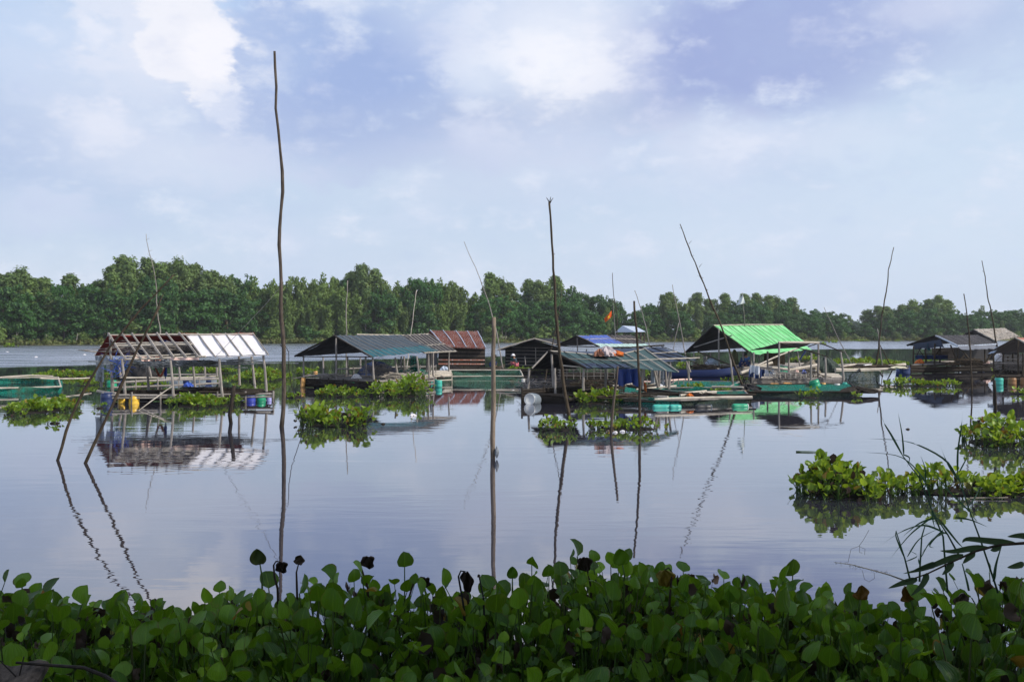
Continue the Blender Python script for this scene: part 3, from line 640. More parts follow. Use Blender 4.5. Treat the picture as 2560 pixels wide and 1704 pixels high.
def lonely_leaf(pts, size, mats, label, dirn=(1, 0, 0), hang=.9, name='hyacinth_stalk_leaf', wd=.5):
    """a single tall stalk with a hanging or upright blade"""
    mb = MB(); size *= .82; pts = [Vector(p) for p in pts]; mb.tube(pts, [.011-.006*i/(len(pts)-1) for i in range(len(pts))], 6)
    wrk = 0. if (FG in mats or mats[1] is LS) else .55; ph_ = random.uniform(0, 6); e = pts[-1]; dv = (pts[-1]-pts[-2]).normalized() if hang > 0 else Vector((.16, .1, -1)).normalized(); sd_ = dv.cross(Vector((0, 1, 0.2))).normalized(); nrm = dv.cross(sd_)
    mb.mi = 1
    def fn(u, v):
        w = size*wd*max(0, math.sin(math.pi*min(1, .04+.96*v)**.75))**.6; s = (u-.5)*2
        cr = .35*w*s*s+.03*size*math.sin(7*v+4*s); w *= 1+wrk*.35*math.sin(9*v+ph_+s*2); cr += wrk*size*(.14*math.sin(5*s+ph_+6*v)+.10*math.sin(11*s-4*v))
        return e+dv*size*v+sd_*w*s+nrm*(cr+.25*size*v*v*hang)
    mb.grid(fn, 12, 12, .002); return solo(mb, name, mats, label, 'leaf', smooth=True)
# big raised leaf at the left of the near island
lonely_leaf([Gp(2108, 1242), W(2100, 1180, 17.2), W(2078, 1160, 17.2)], .15, (LS, LS), 'single brown-green leaf raised on a thin stalk over the near island')
# ---------------- foreground hyacinth bed ----------------
BED = [(-400, 1450), (0, 1451), (110, 1458), (165, 1500), (262, 1510), (320, 1488), (380, 1470), (455, 1515), (510, 1470), (610, 1470), (680, 1450), (760, 1440), (825, 1415), (925, 1392), (980, 1405), (1090, 1445), (1195, 1460), (1280, 1425), (1410, 1400), (1520, 1376), (1630, 1392), (1740, 1425), (1850, 1415), (1960, 1432), (2065, 1462), (2175, 1478), (2240, 1515), (2330, 1480), (2390, 1455), (2500, 1415), (2560, 1400), (2900, 1380)]
def bed_y(px): return float(np.interp(px, [a for a, b in BED], [b for a, b in BED]))
acc = [[], [], [], 0, []]
def bedtop(px, d):   # how high leaves may reach at this place so the outline against the water holds
    return CH-(bed_y(px)-HZ)/F*d
n = 0
for d in np.arange(5.0, 9.4, .14):
    xw = d*.56; x = -xw
    while x < xw:
        xx = x+random.uniform(-.07, .07); dd = d+random.uniform(-.08, .08); px = 1280+xx/dd*F
        far = 9.25-.0*px; lim = bedtop(px, dd)+random.uniform(-.05, .03)
        edge = 8.35+1.1*math.sin(px*.0042+.6)*.5+.25*math.sin(px*.013)
        if dd < edge and lim > .14:
            z0 = .0; ht = (lim-.16)*random.uniform(.7, 1.) if (dd > 7.0 and random.random() < .6) else min((lim-.15)*random.uniform(.8, 1.), random.uniform(.16, .92)*(1 if dd > 6.3 else .72))
            if ht > .08:
                rosette(acc, xx, dd, z0, random.uniform(.10, .155), max(.08, ht), (7, 4), n=random.randint(5, 8), dead=.10, yel=.015, spread=1.25); n += 1
        x += .145
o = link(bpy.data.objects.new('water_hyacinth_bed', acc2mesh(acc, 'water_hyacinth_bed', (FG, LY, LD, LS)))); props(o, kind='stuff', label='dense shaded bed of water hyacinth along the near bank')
print('bed plants', n, 'verts', acc[3])
acc = [[], [], [], 0, []]   # litter and grass low among the stalks
for i in range(1500):
    d = random.uniform(4.9, 8.3); x = random.uniform(-.56, .56)*d; h = random.uniform(.1, .42); az = random.uniform(0, 6.3)
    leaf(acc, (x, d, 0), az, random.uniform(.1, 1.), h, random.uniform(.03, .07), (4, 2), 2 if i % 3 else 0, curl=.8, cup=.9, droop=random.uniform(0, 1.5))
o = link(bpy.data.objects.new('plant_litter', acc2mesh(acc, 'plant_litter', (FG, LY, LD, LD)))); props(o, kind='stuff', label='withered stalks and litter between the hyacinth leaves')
Vg = []; Qg = []; kk = 0
for i in range(1500):
    d = random.uniform(4.8, 6.0); x = random.uniform(-.58, .58)*d; h = random.uniform(.25, .6); az = random.uniform(0, 6.3); w_ = .006; b = np.array((x, d, .02)); dv = np.array((math.cos(az), math.sin(az), 0)); sv = np.array((-dv[1], dv[0], 0))
    for t in (0, .4, .75, 1.0): c_ = b+np.array((0, 0, h*(t-.25*t*t)))+dv*h*.55*t*t; Vg += [c_-sv*w_*(1.02-t), c_+sv*w_*(1.02-t)]
    Qg += [(kk, kk+1, kk+3, kk+2), (kk+2, kk+3, kk+5, kk+4), (kk+4, kk+5, kk+7, kk+6)]; kk += 8
o = link(bpy.data.objects.new('grass', fast('grass', Vg, Qg, leafmat('fine_grass', (.04, .11, .02), (.07, .17, .03), (.12, .2, .05), .3)))); props(o, kind='stuff', label='fine grass blades along the bottom of the picture')
# distinctive single leaves standing out of the bed
def fgleaf(pts, d, size, mats, label, **k): return lonely_leaf([Vector((W(pts[0][0], pts[0][1], d).x, d+.1, .0))]+[Vector((W(p[0], p[1], d).x, d, W(p[0], p[1], d).z)) for p in pts], size, mats, label, **k)
fgleaf([(1166, 1640), (1160, 1520), (1146, 1440), (1152, 1426), (1164, 1428)], 7.0, .20, (m_black, LD), 'blackened leaf folded down on a crooked black stalk, centre of the bed', hang=-.15, wd=.27)
fgleaf([(1212, 1560), (1208, 1490), (1198, 1442)], 7.0, .03, (m_black, LD), 'bare black stalk right of the blackened folded leaf')
fgleaf([(656, 1500), (655, 1440), (650, 1410)], 7.6, .16, (LS, LS), 'olive leaf with holes standing left of the withered blooms', hang=.6)
fgleaf([(694, 1470), (686, 1440), (684, 1412), (690, 1402), (702, 1404)], 7.5, .12, (LD, LD), 'shrivelled leaf hanging from a hooked stalk under the tallest pole', hang=-.8)
fgleaf([(742, 1460), (741, 1430), (746, 1410)], 7.5, .10, (LD, LD), 'dry grey tuft on a bent stalk right of the tallest pole', hang=1.2)
fgleaf([(1281, 1475), (1281, 1445)], 7.4, .115, (LS, FG), 'small spade-shaped leaf standing alone right of the middle pole', hang=.1, wd=.46)
fgleaf([(920, 1470), (900, 1410), (908, 1392), (918, 1390)], 7.5, .13, (LD, LD), 'dark brown leaf drooping at the top of the middle mound', hang=-.6)
fgleaf([(1020, 1500), (1034, 1456), (1052, 1442), (1062, 1443)], 7.4, .10, (LD, LD), 'brown leaf hanging from an arched stalk left of the blackened leaf', hang=-.5)
fgleaf([(1478, 1470), (1470, 1430), (1466, 1396), (1458, 1392)], 7.5, .15, (LD, LD), 'dark withered leaf left of the highest foreground leaf', hang=-.7)
fgleaf([(1674, 1500), (1680, 1430), (1672, 1418), (1660, 1424)], 7.3, .17, (LD, LY), 'orange-brown leaf hanging from an elbowed stalk right of centre', hang=-.5)
fgleaf([(2285, 1540), (2283, 1515), (2276, 1500)], 7.3, .15, (LS, LY), 'olive spotted leaf standing right of the bamboo twig tip', hang=.5)
fgleaf([(2368, 1560), (2390, 1540), (2396, 1516)], 7.2, .14, (LD, LD), 'dark brown round leaf near the right end of the bed', hang=.8)
fgleaf([(2146, 1530), (2149, 1510), (2150, 1498)], 7.3, .14, (LS, LY), 'yellow-green leaf below the tip of the hanging twig', hang=.4)
fgleaf([(1560, 1480), (1562, 1440), (1556, 1410)], 7.5, .16, (LS, FG), 'highest rounded green leaf of the foreground bed', hang=.5)
mb = MB(); mb.grid(lambda u, v: W(-60+u*185, 1668+v*60, 5.6)+Vector((0, -v*.25, .02*math.sin(9*u))), 8, 3, .04); solo(mb, 'plank', m_brown, 'old grey plank lying in the bottom left corner', 'plank')
mb = MB(); mb.tube([W(40, 1655, 5.5), W(130, 1662, 5.5), W(210, 1668, 5.45), W(265, 1690, 5.4), W(310, 1720, 5.3)], [.007, .009, .01, .011, .012], 6); mb.tube([W(60, 1640, 5.5), W(48, 1690, 5.5)], .004, 5); mb.tube([W(0, 1650, 5.5), W(40, 1690, 5.5)], .004, 5); solo(mb, 'twig', m_dark, 'dark thorny twig lying over the grey plank', 'branch')
# ---------------- reeds and bamboo twig at the right ----------------
RL = leafmat('reed_leaf', (.03, .085, .05), (.045, .11, .06), (.06, .14, .07), .2, .5, .3, 2.)
def ribbon(mb, pts, wmax, fold=.25, tipt=1.6):
    pts = [Vector(p) for p in pts]; n = 14
    def cr(t):
        k = len(pts)-1; x = t*k; i = min(int(x), k-1); f = x-i; p0, p1, p2, p3 = pts[max(i-1, 0)], pts[i], pts[i+1], pts[min(i+2, k)]
        return .5*((2*p1)+(p2-p0)*f+(2*p0-5*p1+4*p2-p3)*f*f+(3*p1-p0-3*p2+p3)*f**3)
    def fn(u, v):
        p = cr(v); t = (cr(min(1, v+.02))-cr(max(0, v-.02))).normalized(); s = t.cross(Vector((0, 1, .15))).normalized(); w = wmax*(1-v**tipt)*(.35+.65*min(1, v*5))
        return p+s*w*(u-.5)*2+Vector((0, -1, 0))*w*fold*abs(u-.5)*2
    mb.grid(fn, 2, n)
def reed(stem, leaves, d, label, w=.012):
    mb = MB(); mb.tube([W(x, y, d) for x, y in stem], [.006-.003*i/(len(stem)-1) for i in range(len(stem))], 6)
    w *= .5; t = thing('reed', label, 'reed', tuple(W(stem[0][0], stem[0][1], d)), 'reeds at the right'); mb.build('stem', RL, t, True)
    for lv in leaves:
        lb = MB(); ribbon(lb, [W(x, y, d+random.uniform(-.1, .1)*i) for i, (x, y) in enumerate(lv)], w*random.uniform(.8, 1.2)); lb.build('leaf', RL, t, True)
rx_ = lambda zx, zy: (1920+zx/3.564, 1060+zy/3.564)
Z = lambda *a: [rx_(*p) for p in a]
reed(Z((2050, 1500), (1900, 1050), (1800, 780), (1690, 450)), [Z((1690, 450), (1690, 250), (1725, 0), (1735, -130)), Z((1690, 480), (1580, 320), (1350, 190), (1150, 140), (890, 130)), Z((1700, 500), (1600, 350), (1520, 150)), Z((1700, 430), (1760, 320), (1790, 260)), Z((1800, 780), (1600, 580), (1450, 390)), Z((1780, 740), (1850, 640), (1890, 560), (1880, 720))], 5.6, 'tall reed with a stiff upright leaf and one long arching leaf')
reed(Z((1600, 1500), (1560, 1000), (1460, 760), (1350, 480), (1200, 280)), [Z((1460, 700), (1380, 480), (1180, 290), (860, 250)), Z((1200, 280), (1100, 100), (1040, 0), (1010, -80)), Z((1210, 280), (1195, 100), (1160, -100)), Z((1205, 270), (1260, 300), (1240, 380)), Z((1400, 530), (1400, 400), (1360, 280)), Z((1460, 760), (1470, 860), (1490, 930)), Z((1500, 800), (1300, 950), (1180, 1080), (1080, 1210))], 5.7, 'slender reed leaning left with looping leaves')
reed(Z((1720, 1200), (1600, 980), (1480, 800)), [Z((1600, 980), (1400, 900), (1200, 950), (1000, 1080)), Z((1500, 830), (1350, 880), (1200, 1000)), Z((1560, 940), (1440, 1060), (1360, 1160)), Z((1520, 840), (1680, 1040), (1740, 1100)), Z((1660, 830), (1800, 850), (1960, 915)), Z((1590, 960), (1500, 1000), (1440, 1080), (1480, 1100))], 5.5, 'bent reed with crossing leaves below the near island', .013)
reed(Z((1350, 1400), (1355, 1250), (1370, 1000), (1400, 900)), [Z((1350, 1250), (1340, 1190), (1350, 1130)), Z((1355, 1200), (1420, 1080), (1480, 1000))], 5.5, 'short thin reed stalk left of the bamboo twig leaves', .009)
reed(Z((1270, 1400), (1220, 1200), (1140, 950)), [Z((1220, 1200), (1140, 1000), (1150, 940)), Z((1230, 1220), (1330, 1170), (1250, 1120)), Z((1240, 1180), (1350, 1020), (1520, 930))], 5.55, 'leftmost short reed stalk above the hanging twig', .009)
reed(Z((2010, 1400), (2030, 1250), (2080, 1080)), [Z((2010, 1400), (2030, 1250), (2080, 1080))], 5.4, 'broad olive reed stem at the right edge', .02)
reed(Z((1790, 1480), (1760, 1350), (1730, 1240)), [Z((1790, 1480), (1760, 1350), (1730, 1240))], 5.4, 'short broad reed stem left of the olive one', .014)
BL = leafmat('bamboo_twig_leaf', (.035, .065, .035), (.05, .09, .045), (.07, .11, .06), .2, .5, .3, 2.)
t = thing('bamboo_twig', 'long bamboo twig with broad grey-green leaves reaching in from the right', 'branch', tuple(W(2600, 1345, 5.0)))
mb = MB(); mb.tube([W(*rx_(*p), 5.0) for p in ((2500, 1040), (2250, 1060), (2050, 1075), (1850, 1130), (1650, 1220), (1420, 1330), (1220, 1400))], [.009, .008, .007, .006, .005, .004, .003], 6); mb.build('stem', m_bamb, t, True)
for lv in (((2400, 1010), (2250, 990), (2130, 1000)), ((2200, 1060), (2000, 1040), (1780, 1020), (1730, 1055)), ((1960, 1100), (1800, 1105), (1650, 1130), (1530, 1125)), ((1740, 1165), (1600, 1200), (1400, 1280), (1200, 1330)), ((1500, 1240), (1400, 1270), (1280, 1310)), ((1330, 1380), (1200, 1410), (1070, 1460)), ((1420, 1325), (1370, 1430), (1270, 1530)), ((1640, 1215), (1600, 1290), (1550, 1340)), ((1840, 1135), (1780, 1190), (1735, 1240)), ((2070, 1075), (2020, 1110), (1980, 1120)), ((2281, 1240), (2200, 1260), (2130, 1275))):
    lb = MB(); ribbon(lb, [W(*rx_(*p), 5.0) for p in lv], .019, .3, 2.4); lb.build('leaf', BL, t, True)
t = thing('hanging_tendril', 'pale dry tendril twig with curling hairs pointing left', 'branch', tuple(W(2250, 1450, 5.1)))
mb = MB(); mb.tube([W(*rx_(*p), 5.1) for p in ((1230, 1395), (1080, 1340), (900, 1290), (750, 1250), (590, 1228))], [.005, .004, .003, .0025, .0015], 5); mb.build('stem', m_pale, t, True)
mb = MB()
for i in range(34):
    f = random.random(); x, y = 600+f*480, 1230+f*100; a = random.uniform(0, 6.3); ln_ = random.uniform(12, 42); mb.tube([W(*rx_(x, y), 5.1), W(*rx_(x+math.cos(a)*ln_*.6, y-abs(math.sin(a))*ln_*.5), 5.1), W(*rx_(x+math.cos(a)*ln_, y+math.sin(a)*ln_*.8), 5.1)], .0006, 4)
for cc in (((710, 1240), (740, 1110), (810, 1085), (865, 1110), (860, 1160)), ((815, 1085), (815, 1140), (840, 1145)), ((840, 1300), (860, 1380), (900, 1402), (950, 1370), (945, 1320)), ((810, 1085), (850, 1030), (900, 940))): mb.tube([W(*rx_(*p), 5.1) for p in cc], .001, 4)
mb.build('tendrils', m_bamb, t, True)
# ---------------- poles standing in the water ----------------
def pole(pts, yb, r0, r1, mat, label, xb=None, knots=0, name='mooring_pole', d=None, twigs=(), wob=.1, n=8, dark=False, sink=True):
    """pts: (column, row) from the top down; yb: the row where it enters the water"""
    d = d or Gd(yb); P3 = [W(x, y, d) for x, y in pts][::-1]
    if xb is not None: P3.insert(0, W(xb, yb, d))
    if sink: P3.insert(0, P3[0]+(P3[0]-P3[1]).normalized()*.5)
    # resample smoothly
    out = [P3[0]]
    for a, b in zip(P3, P3[1:]):
        m = max(1, int((b-a).length/.35)); out += [a.lerp(b, (i+1)/m) for i in range(m)]
    k = len(out); sm = [out[0]]+[(out[i-1]+out[i]*2+out[i+1])/4 for i in range(1, k-1)]+[out[-1]]
    sm = [p+Vector((random.uniform(-1, 1), random.uniform(-1, 1), 0))*r0*.38 for p in sm]
    rad = [(r0+(r1-r0)*i/(k-1))*random.uniform(1-wob, 1+wob)*(1.22 if knots and i % knots == 0 else 1) for i in range(k)]
    mb = MB(); mb.tube(sm, rad, n, wob=.06)
    for (tx, ty, dx, dy, r) in twigs: mb.tube([W(tx, ty, d), W(tx+dx*.5, ty+dy*.6, d), W(tx+dx, ty+dy, d)], [r, r*.7, r*.4], 5)
    return solo(mb, name, mat, label, 'pole', 'poles standing in the lake', smooth=True)
S = 1/.9203
def D(*a): return [(x*S, y*S) for x, y in a]
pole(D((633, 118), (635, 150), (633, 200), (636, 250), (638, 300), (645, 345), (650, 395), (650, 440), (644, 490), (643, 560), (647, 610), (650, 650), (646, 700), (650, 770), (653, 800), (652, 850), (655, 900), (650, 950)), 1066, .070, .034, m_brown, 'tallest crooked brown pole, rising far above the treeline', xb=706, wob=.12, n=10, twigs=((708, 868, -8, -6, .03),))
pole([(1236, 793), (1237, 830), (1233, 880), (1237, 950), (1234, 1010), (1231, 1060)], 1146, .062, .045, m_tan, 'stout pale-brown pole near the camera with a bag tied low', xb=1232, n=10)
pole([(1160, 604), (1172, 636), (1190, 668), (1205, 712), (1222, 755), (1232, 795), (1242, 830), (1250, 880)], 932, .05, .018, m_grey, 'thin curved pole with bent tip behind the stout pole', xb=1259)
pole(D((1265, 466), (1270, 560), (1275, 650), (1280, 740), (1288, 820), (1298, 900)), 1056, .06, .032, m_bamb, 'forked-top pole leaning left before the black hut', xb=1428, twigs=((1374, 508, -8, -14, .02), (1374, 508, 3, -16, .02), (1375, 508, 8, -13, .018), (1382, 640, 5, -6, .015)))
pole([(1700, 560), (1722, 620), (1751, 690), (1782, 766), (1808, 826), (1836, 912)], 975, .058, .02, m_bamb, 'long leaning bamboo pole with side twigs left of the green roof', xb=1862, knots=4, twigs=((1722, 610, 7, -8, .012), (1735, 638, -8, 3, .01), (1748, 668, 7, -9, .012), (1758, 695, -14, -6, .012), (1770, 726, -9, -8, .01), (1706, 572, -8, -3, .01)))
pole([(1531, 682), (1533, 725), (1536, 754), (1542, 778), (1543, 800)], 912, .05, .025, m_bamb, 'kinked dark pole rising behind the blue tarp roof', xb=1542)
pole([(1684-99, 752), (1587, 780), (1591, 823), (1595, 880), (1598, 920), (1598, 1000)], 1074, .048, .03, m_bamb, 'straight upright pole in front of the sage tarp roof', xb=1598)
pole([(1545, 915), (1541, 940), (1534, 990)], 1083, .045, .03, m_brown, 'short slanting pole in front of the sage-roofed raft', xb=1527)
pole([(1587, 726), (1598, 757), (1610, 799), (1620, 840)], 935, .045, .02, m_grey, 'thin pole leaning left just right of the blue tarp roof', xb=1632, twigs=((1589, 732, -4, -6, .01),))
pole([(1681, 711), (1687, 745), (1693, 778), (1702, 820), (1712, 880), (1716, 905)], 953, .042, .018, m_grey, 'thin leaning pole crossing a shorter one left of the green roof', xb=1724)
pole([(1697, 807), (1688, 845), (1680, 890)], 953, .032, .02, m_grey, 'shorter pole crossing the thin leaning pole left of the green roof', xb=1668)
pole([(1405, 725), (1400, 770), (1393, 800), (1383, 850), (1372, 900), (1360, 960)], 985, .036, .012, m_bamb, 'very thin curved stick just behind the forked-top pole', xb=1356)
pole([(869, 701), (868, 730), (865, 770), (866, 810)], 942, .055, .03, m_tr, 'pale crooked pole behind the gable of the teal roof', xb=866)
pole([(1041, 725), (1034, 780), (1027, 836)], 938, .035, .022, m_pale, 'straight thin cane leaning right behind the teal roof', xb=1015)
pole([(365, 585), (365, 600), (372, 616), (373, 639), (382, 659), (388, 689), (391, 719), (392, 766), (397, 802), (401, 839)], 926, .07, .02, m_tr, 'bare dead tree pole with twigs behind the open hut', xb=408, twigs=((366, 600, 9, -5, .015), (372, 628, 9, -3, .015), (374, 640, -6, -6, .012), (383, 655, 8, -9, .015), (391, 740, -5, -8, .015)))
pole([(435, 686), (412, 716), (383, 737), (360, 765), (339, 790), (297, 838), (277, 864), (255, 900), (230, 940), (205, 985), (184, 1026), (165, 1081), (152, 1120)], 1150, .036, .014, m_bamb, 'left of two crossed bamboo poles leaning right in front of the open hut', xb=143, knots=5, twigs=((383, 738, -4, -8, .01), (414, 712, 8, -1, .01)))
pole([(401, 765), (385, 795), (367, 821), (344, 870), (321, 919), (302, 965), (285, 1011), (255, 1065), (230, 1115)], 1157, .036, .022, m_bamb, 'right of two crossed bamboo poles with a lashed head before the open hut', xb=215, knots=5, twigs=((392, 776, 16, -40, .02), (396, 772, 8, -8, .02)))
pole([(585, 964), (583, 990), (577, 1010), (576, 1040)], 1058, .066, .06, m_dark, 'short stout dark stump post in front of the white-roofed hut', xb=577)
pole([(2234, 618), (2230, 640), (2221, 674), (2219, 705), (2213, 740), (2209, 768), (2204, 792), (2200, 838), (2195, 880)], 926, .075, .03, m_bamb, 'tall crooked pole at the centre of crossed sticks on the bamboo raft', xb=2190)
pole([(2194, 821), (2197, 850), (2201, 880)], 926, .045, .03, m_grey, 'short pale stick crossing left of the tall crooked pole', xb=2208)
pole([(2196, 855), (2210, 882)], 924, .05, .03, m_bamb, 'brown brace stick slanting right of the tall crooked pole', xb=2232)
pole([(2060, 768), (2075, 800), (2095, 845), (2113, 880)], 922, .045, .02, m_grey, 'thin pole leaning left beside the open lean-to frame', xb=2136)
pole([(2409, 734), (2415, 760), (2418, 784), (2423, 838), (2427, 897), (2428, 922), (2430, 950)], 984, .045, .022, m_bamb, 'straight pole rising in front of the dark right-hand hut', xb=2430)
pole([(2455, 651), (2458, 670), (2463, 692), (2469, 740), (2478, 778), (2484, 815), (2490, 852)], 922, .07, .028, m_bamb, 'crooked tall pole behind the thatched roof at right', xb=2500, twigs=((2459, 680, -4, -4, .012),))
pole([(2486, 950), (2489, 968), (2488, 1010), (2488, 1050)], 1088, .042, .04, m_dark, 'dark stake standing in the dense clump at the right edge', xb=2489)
# thin rods left of the flagged roof and by rafts
pole([(1546, 905), (1545, 960)], 975, .025, .02, m_grey, 'short grey rod beside the blue tarp bundle', xb=1545, name='rod')
# plastic bag tied to the stout pole
mb = MB(); c0 = W(1240, 1128, Gd(1146)); 
for k in range(2): mb.grid(lambda u, v, k=k: c0+Vector(((.02+.05*math.sin(v*3.1)*math.cos(u*6.28+k)), -.05+.045*math.sin(v*3.1)*math.sin(u*6.28), .13-.27*v+.012*math.sin(9*u+k*3))), 10, 6)
solo(mb, 'plastic_bag', m_whnet, 'clear plastic bag tied low on the stout pale-brown pole', 'bag', smooth=True)
def rope(pts, r, label, mat=m_dark, sag=0.): mb = MB(); mb.tube(pts, r, 5); return solo(mb, 'rope', mat, label, 'rope')
dT = Gd(1066)
rope([W(712, 862, dT), W(722, 880, dT), W(722, 920, dT), W(730, 970, dT), W(750, 1030, dT), W(762, 1074, dT)], .011, 'black rope hanging in a curve right of the tallest pole')
rope([W(706, 712, dT), W(660, 765, 31), W(600, 828, 34), W(540, 890, 37)], .008, 'taut rope from the tallest pole down across the white roof', m_pale)
rope([Gp(346, 1026, 0), W(430, 965, 38)], .014, 'slanting rope from the water up to the white-roofed hut deck', m_pale)
# ---------------- tubs and drums ----------------
def tub(px, py, z, r, h, colr, label, d=None, axis=None, group='plastic tubs and drums used as floats', lidcol=None, name='plastic_drum'):
    """px,py: bottom centre"""
    d = d or Gd(py, z); b = W(px, py, d); t = thing(name, label, 'drum', tuple(b), group); ax = axis or Vector((random.uniform(-.06, .06), random.uniform(-.06, .06), 1))
    mb = MB(); pr = [(r*.9, 0), (r*.98, h*.04), (r, h*.12), (r*1.03, h*.30), (r, h*.34), (r, h*.62), (r*1.03, h*.66), (r, h*.70), (r*.98, h*.88), (r*.86, h*.96)]; mb.lathe(b, pr, 20, ax); mb.build('body', P[colr], t, True)
    mb = MB(); a = ax.normalized(); mb.lathe(b+a*h*.955, [(r*.9, 0), (r*.92, h*.045), (r*.84, h*.05), (r*.82, h*.03)], 20, a); mb.build('lid', P[lidcol or colr], t, True); return t
sx_ = Vector((1, .15, 0)); back = Vector((.25, 1, .0))
tub(335, 1014, -.08, .20, .40, 'yellow', 'bright yellow drum floating under the front corner of the open hut')
tub(306, 1013, -.08, .17, .32, 'yellow', 'smaller yellow drum left of the bright yellow one')
tub(319, 1011, -.05, .14, .34, 'black', 'black drum squeezed between the two yellow drums')
tub(268, 1013, -.05, .24, .50, 'navy', 'dark blue drum under the left corner of the open hut')
tub(627, 1004, -.05, .19, .26, 'blue', 'blue tub floating under the right end of the white-roofed hut')
tub(653, 1003, -.05, .19, .31, 'green', 'green tub beside the blue one under the white-roofed hut')
tub(673, 1004, -.05, .10, .20, 'lilac', 'small lilac jug at the right corner of the white-roofed hut')
tub(280, 968, .05, .24, .36, 'green', 'dark green tub on the deck at the left of the open hut')
for i, (x, y, c_, lab) in enumerate(((400, 960, 'navy', 'leftmost grey-navy drum lying under the rear rail of the white-roofed hut'), (432, 960, 'grey', 'second grey drum lying under the rear rail, left of centre'), (463, 959, 'navy', 'third drum under the rear rail, dark one behind the centre post'), (490, 959, 'grey', 'fourth drum under the rear rail, pale grey'), (518, 958, 'navy', 'rightmost large blue-grey drum under the rear rail of the white-roofed hut'))):
    tub(x-8, y-4, 0, .29, .72, c_, lab, axis=Vector((1, -.35, .02)), lidcol='grey')
tub(865, 970, 0, .21, .34, 'orange', 'tan bucket at the gable corner of the teal-roofed hut')
tub(886, 968, .1, .21, .34, 'green', 'green tub lying open-end out beside the tan bucket', axis=Vector((-.35, -.8, .28)))
tub(912, 969, 0, .20, .36, 'teal', 'teal tub standing right of the green one before the teal-roofed hut')
tub(796, 968, 0, .22, .25, 'teal', 'dark teal tub under the left end of the teal-roofed hut')
tub(757, 968, 0, .12, .5, 'orange', 'orange post drum at the far left corner of the teal-roofed hut')
tub(969, 962, .12, .16, .2, 'orange', 'orange bowl on the front rail of the teal-roofed hut')
tub(1092, 961, .02, .22, .30, 'teal', 'pale teal drum at the right front corner of the teal-roofed hut', axis=Vector((-.45, -.75, .35)))
tub(1083+14, 968, 0, .17, .38, 'teal', 'upright teal drum behind the tilted pale teal one')
tub(1340, 1000, .12, .26, .62, 'grey', 'grey-white drum lying end-on at the left corner of the sage-roofed raft', axis=Vector((-.45, -.9, .12)), lidcol='white')
tub(1633, 1019, 0, .13, .70, 'teal', 'left pale teal drum lying under the front bamboo rail', axis=sx_)
tub(1675, 1019, 0, .13, .42, 'teal', 'right pale teal drum lying under the front bamboo rail', axis=sx_)
tub(1740, 1019, 0, .13, .60, 'black', 'black drum lying under the front bamboo rail, right of the teal pair', axis=sx_, lidcol='grey')
tub(1832, 1017, 0, .13, .60, 'green', 'green drum under the right end of the front bamboo rail', axis=sx_, lidcol='white')
tub(1857, 985, 0, .17, .55, 'orange', 'amber drum under the foot of the leaning bamboo pole', axis=sx_)
tub(1505, 972, .1, .22, .62, 'grey', 'dark grey drum with pale end lying under the sage tarp', axis=Vector((1, -.4, 0)), lidcol='white')
tub(1489, 970, .0, .18, .3, 'green', 'green tub half hidden left of the dark grey drum')
tub(1447, 970, .0, .18, .3, 'green', 'green tub beside the centre post of the sage-roofed raft')
tub(1408, 972, .0, .2, .7, 'brown', 'brown drum lying left of the centre post of the sage-roofed raft', axis=sx_)
for (x, y, r, h, c_, lab, ax) in ((1880, 962, .14, .5, 'orange', 'leftmost tan drum under the lean-to deck', sx_), (1926, 964, .14, .45, 'orange', 'second tan drum under the lean-to deck', sx_), (1958, 964, .17, .45, 'orange', 'deeper orange drum below the tall lean-to post', sx_), (1993, 965, .13, .5, 'white', 'white drum under the right half of the lean-to deck', sx_), (2040, 970, .26, .42, 'green', 'large round green tub leaning at the lean-to deck', Vector((-.3, .1, 1))), (2058, 968, .14, .24, 'orange', 'small orange jug right of the large green tub', None), (2093, 969, .14, .22, 'white', 'small white jug near the right end of the lean-to deck', None), (2112, 968, .12, .26, 'teal', 'small teal jug at the right end of the lean-to deck', None)):
    tub(x, y, .02, r, h, c_, lab, axis=ax)
tub(1958, 934, .3, .26, .5, 'green', 'dark green tub on the deck behind the tall lean-to post')
tub(2070, 940, .15, .50, .42, 'lilac', 'wide lilac-blue basin at the right of the lean-to deck')
tub(2050, 938, .15, .40, .5, 'navy', 'dark navy basin left of the lilac-blue one')
tub(2497, 962, -.02, .22, .40, 'teal', 'teal drum under the raft at the right edge'); tub(2530, 962, -.02, .22, .40, 'brown', 'brown drum right of the teal drum at the right edge'); tub(2561, 962, -.02, .22, .4, 'brown', 'brown drum cut by the right edge of the picture')
tub(2420, 925, .0, .35, 1.0, 'white', 'white-blue drum lying at the front of the dark right-hand hut', axis=Vector((1, -.3, 0)), lidcol='blue'); tub(2452, 928, 0, .25, .5, 'navy', 'navy drum right of the white-blue one')
tub(2262, 936, 0, .35, .6, 'navy', 'dark blue drum at the right end of the pale bamboo raft')
tub(1308, 955, .15, .1, .2, 'white', 'tiny white bottle by the end of the green net pen', name='bottle')
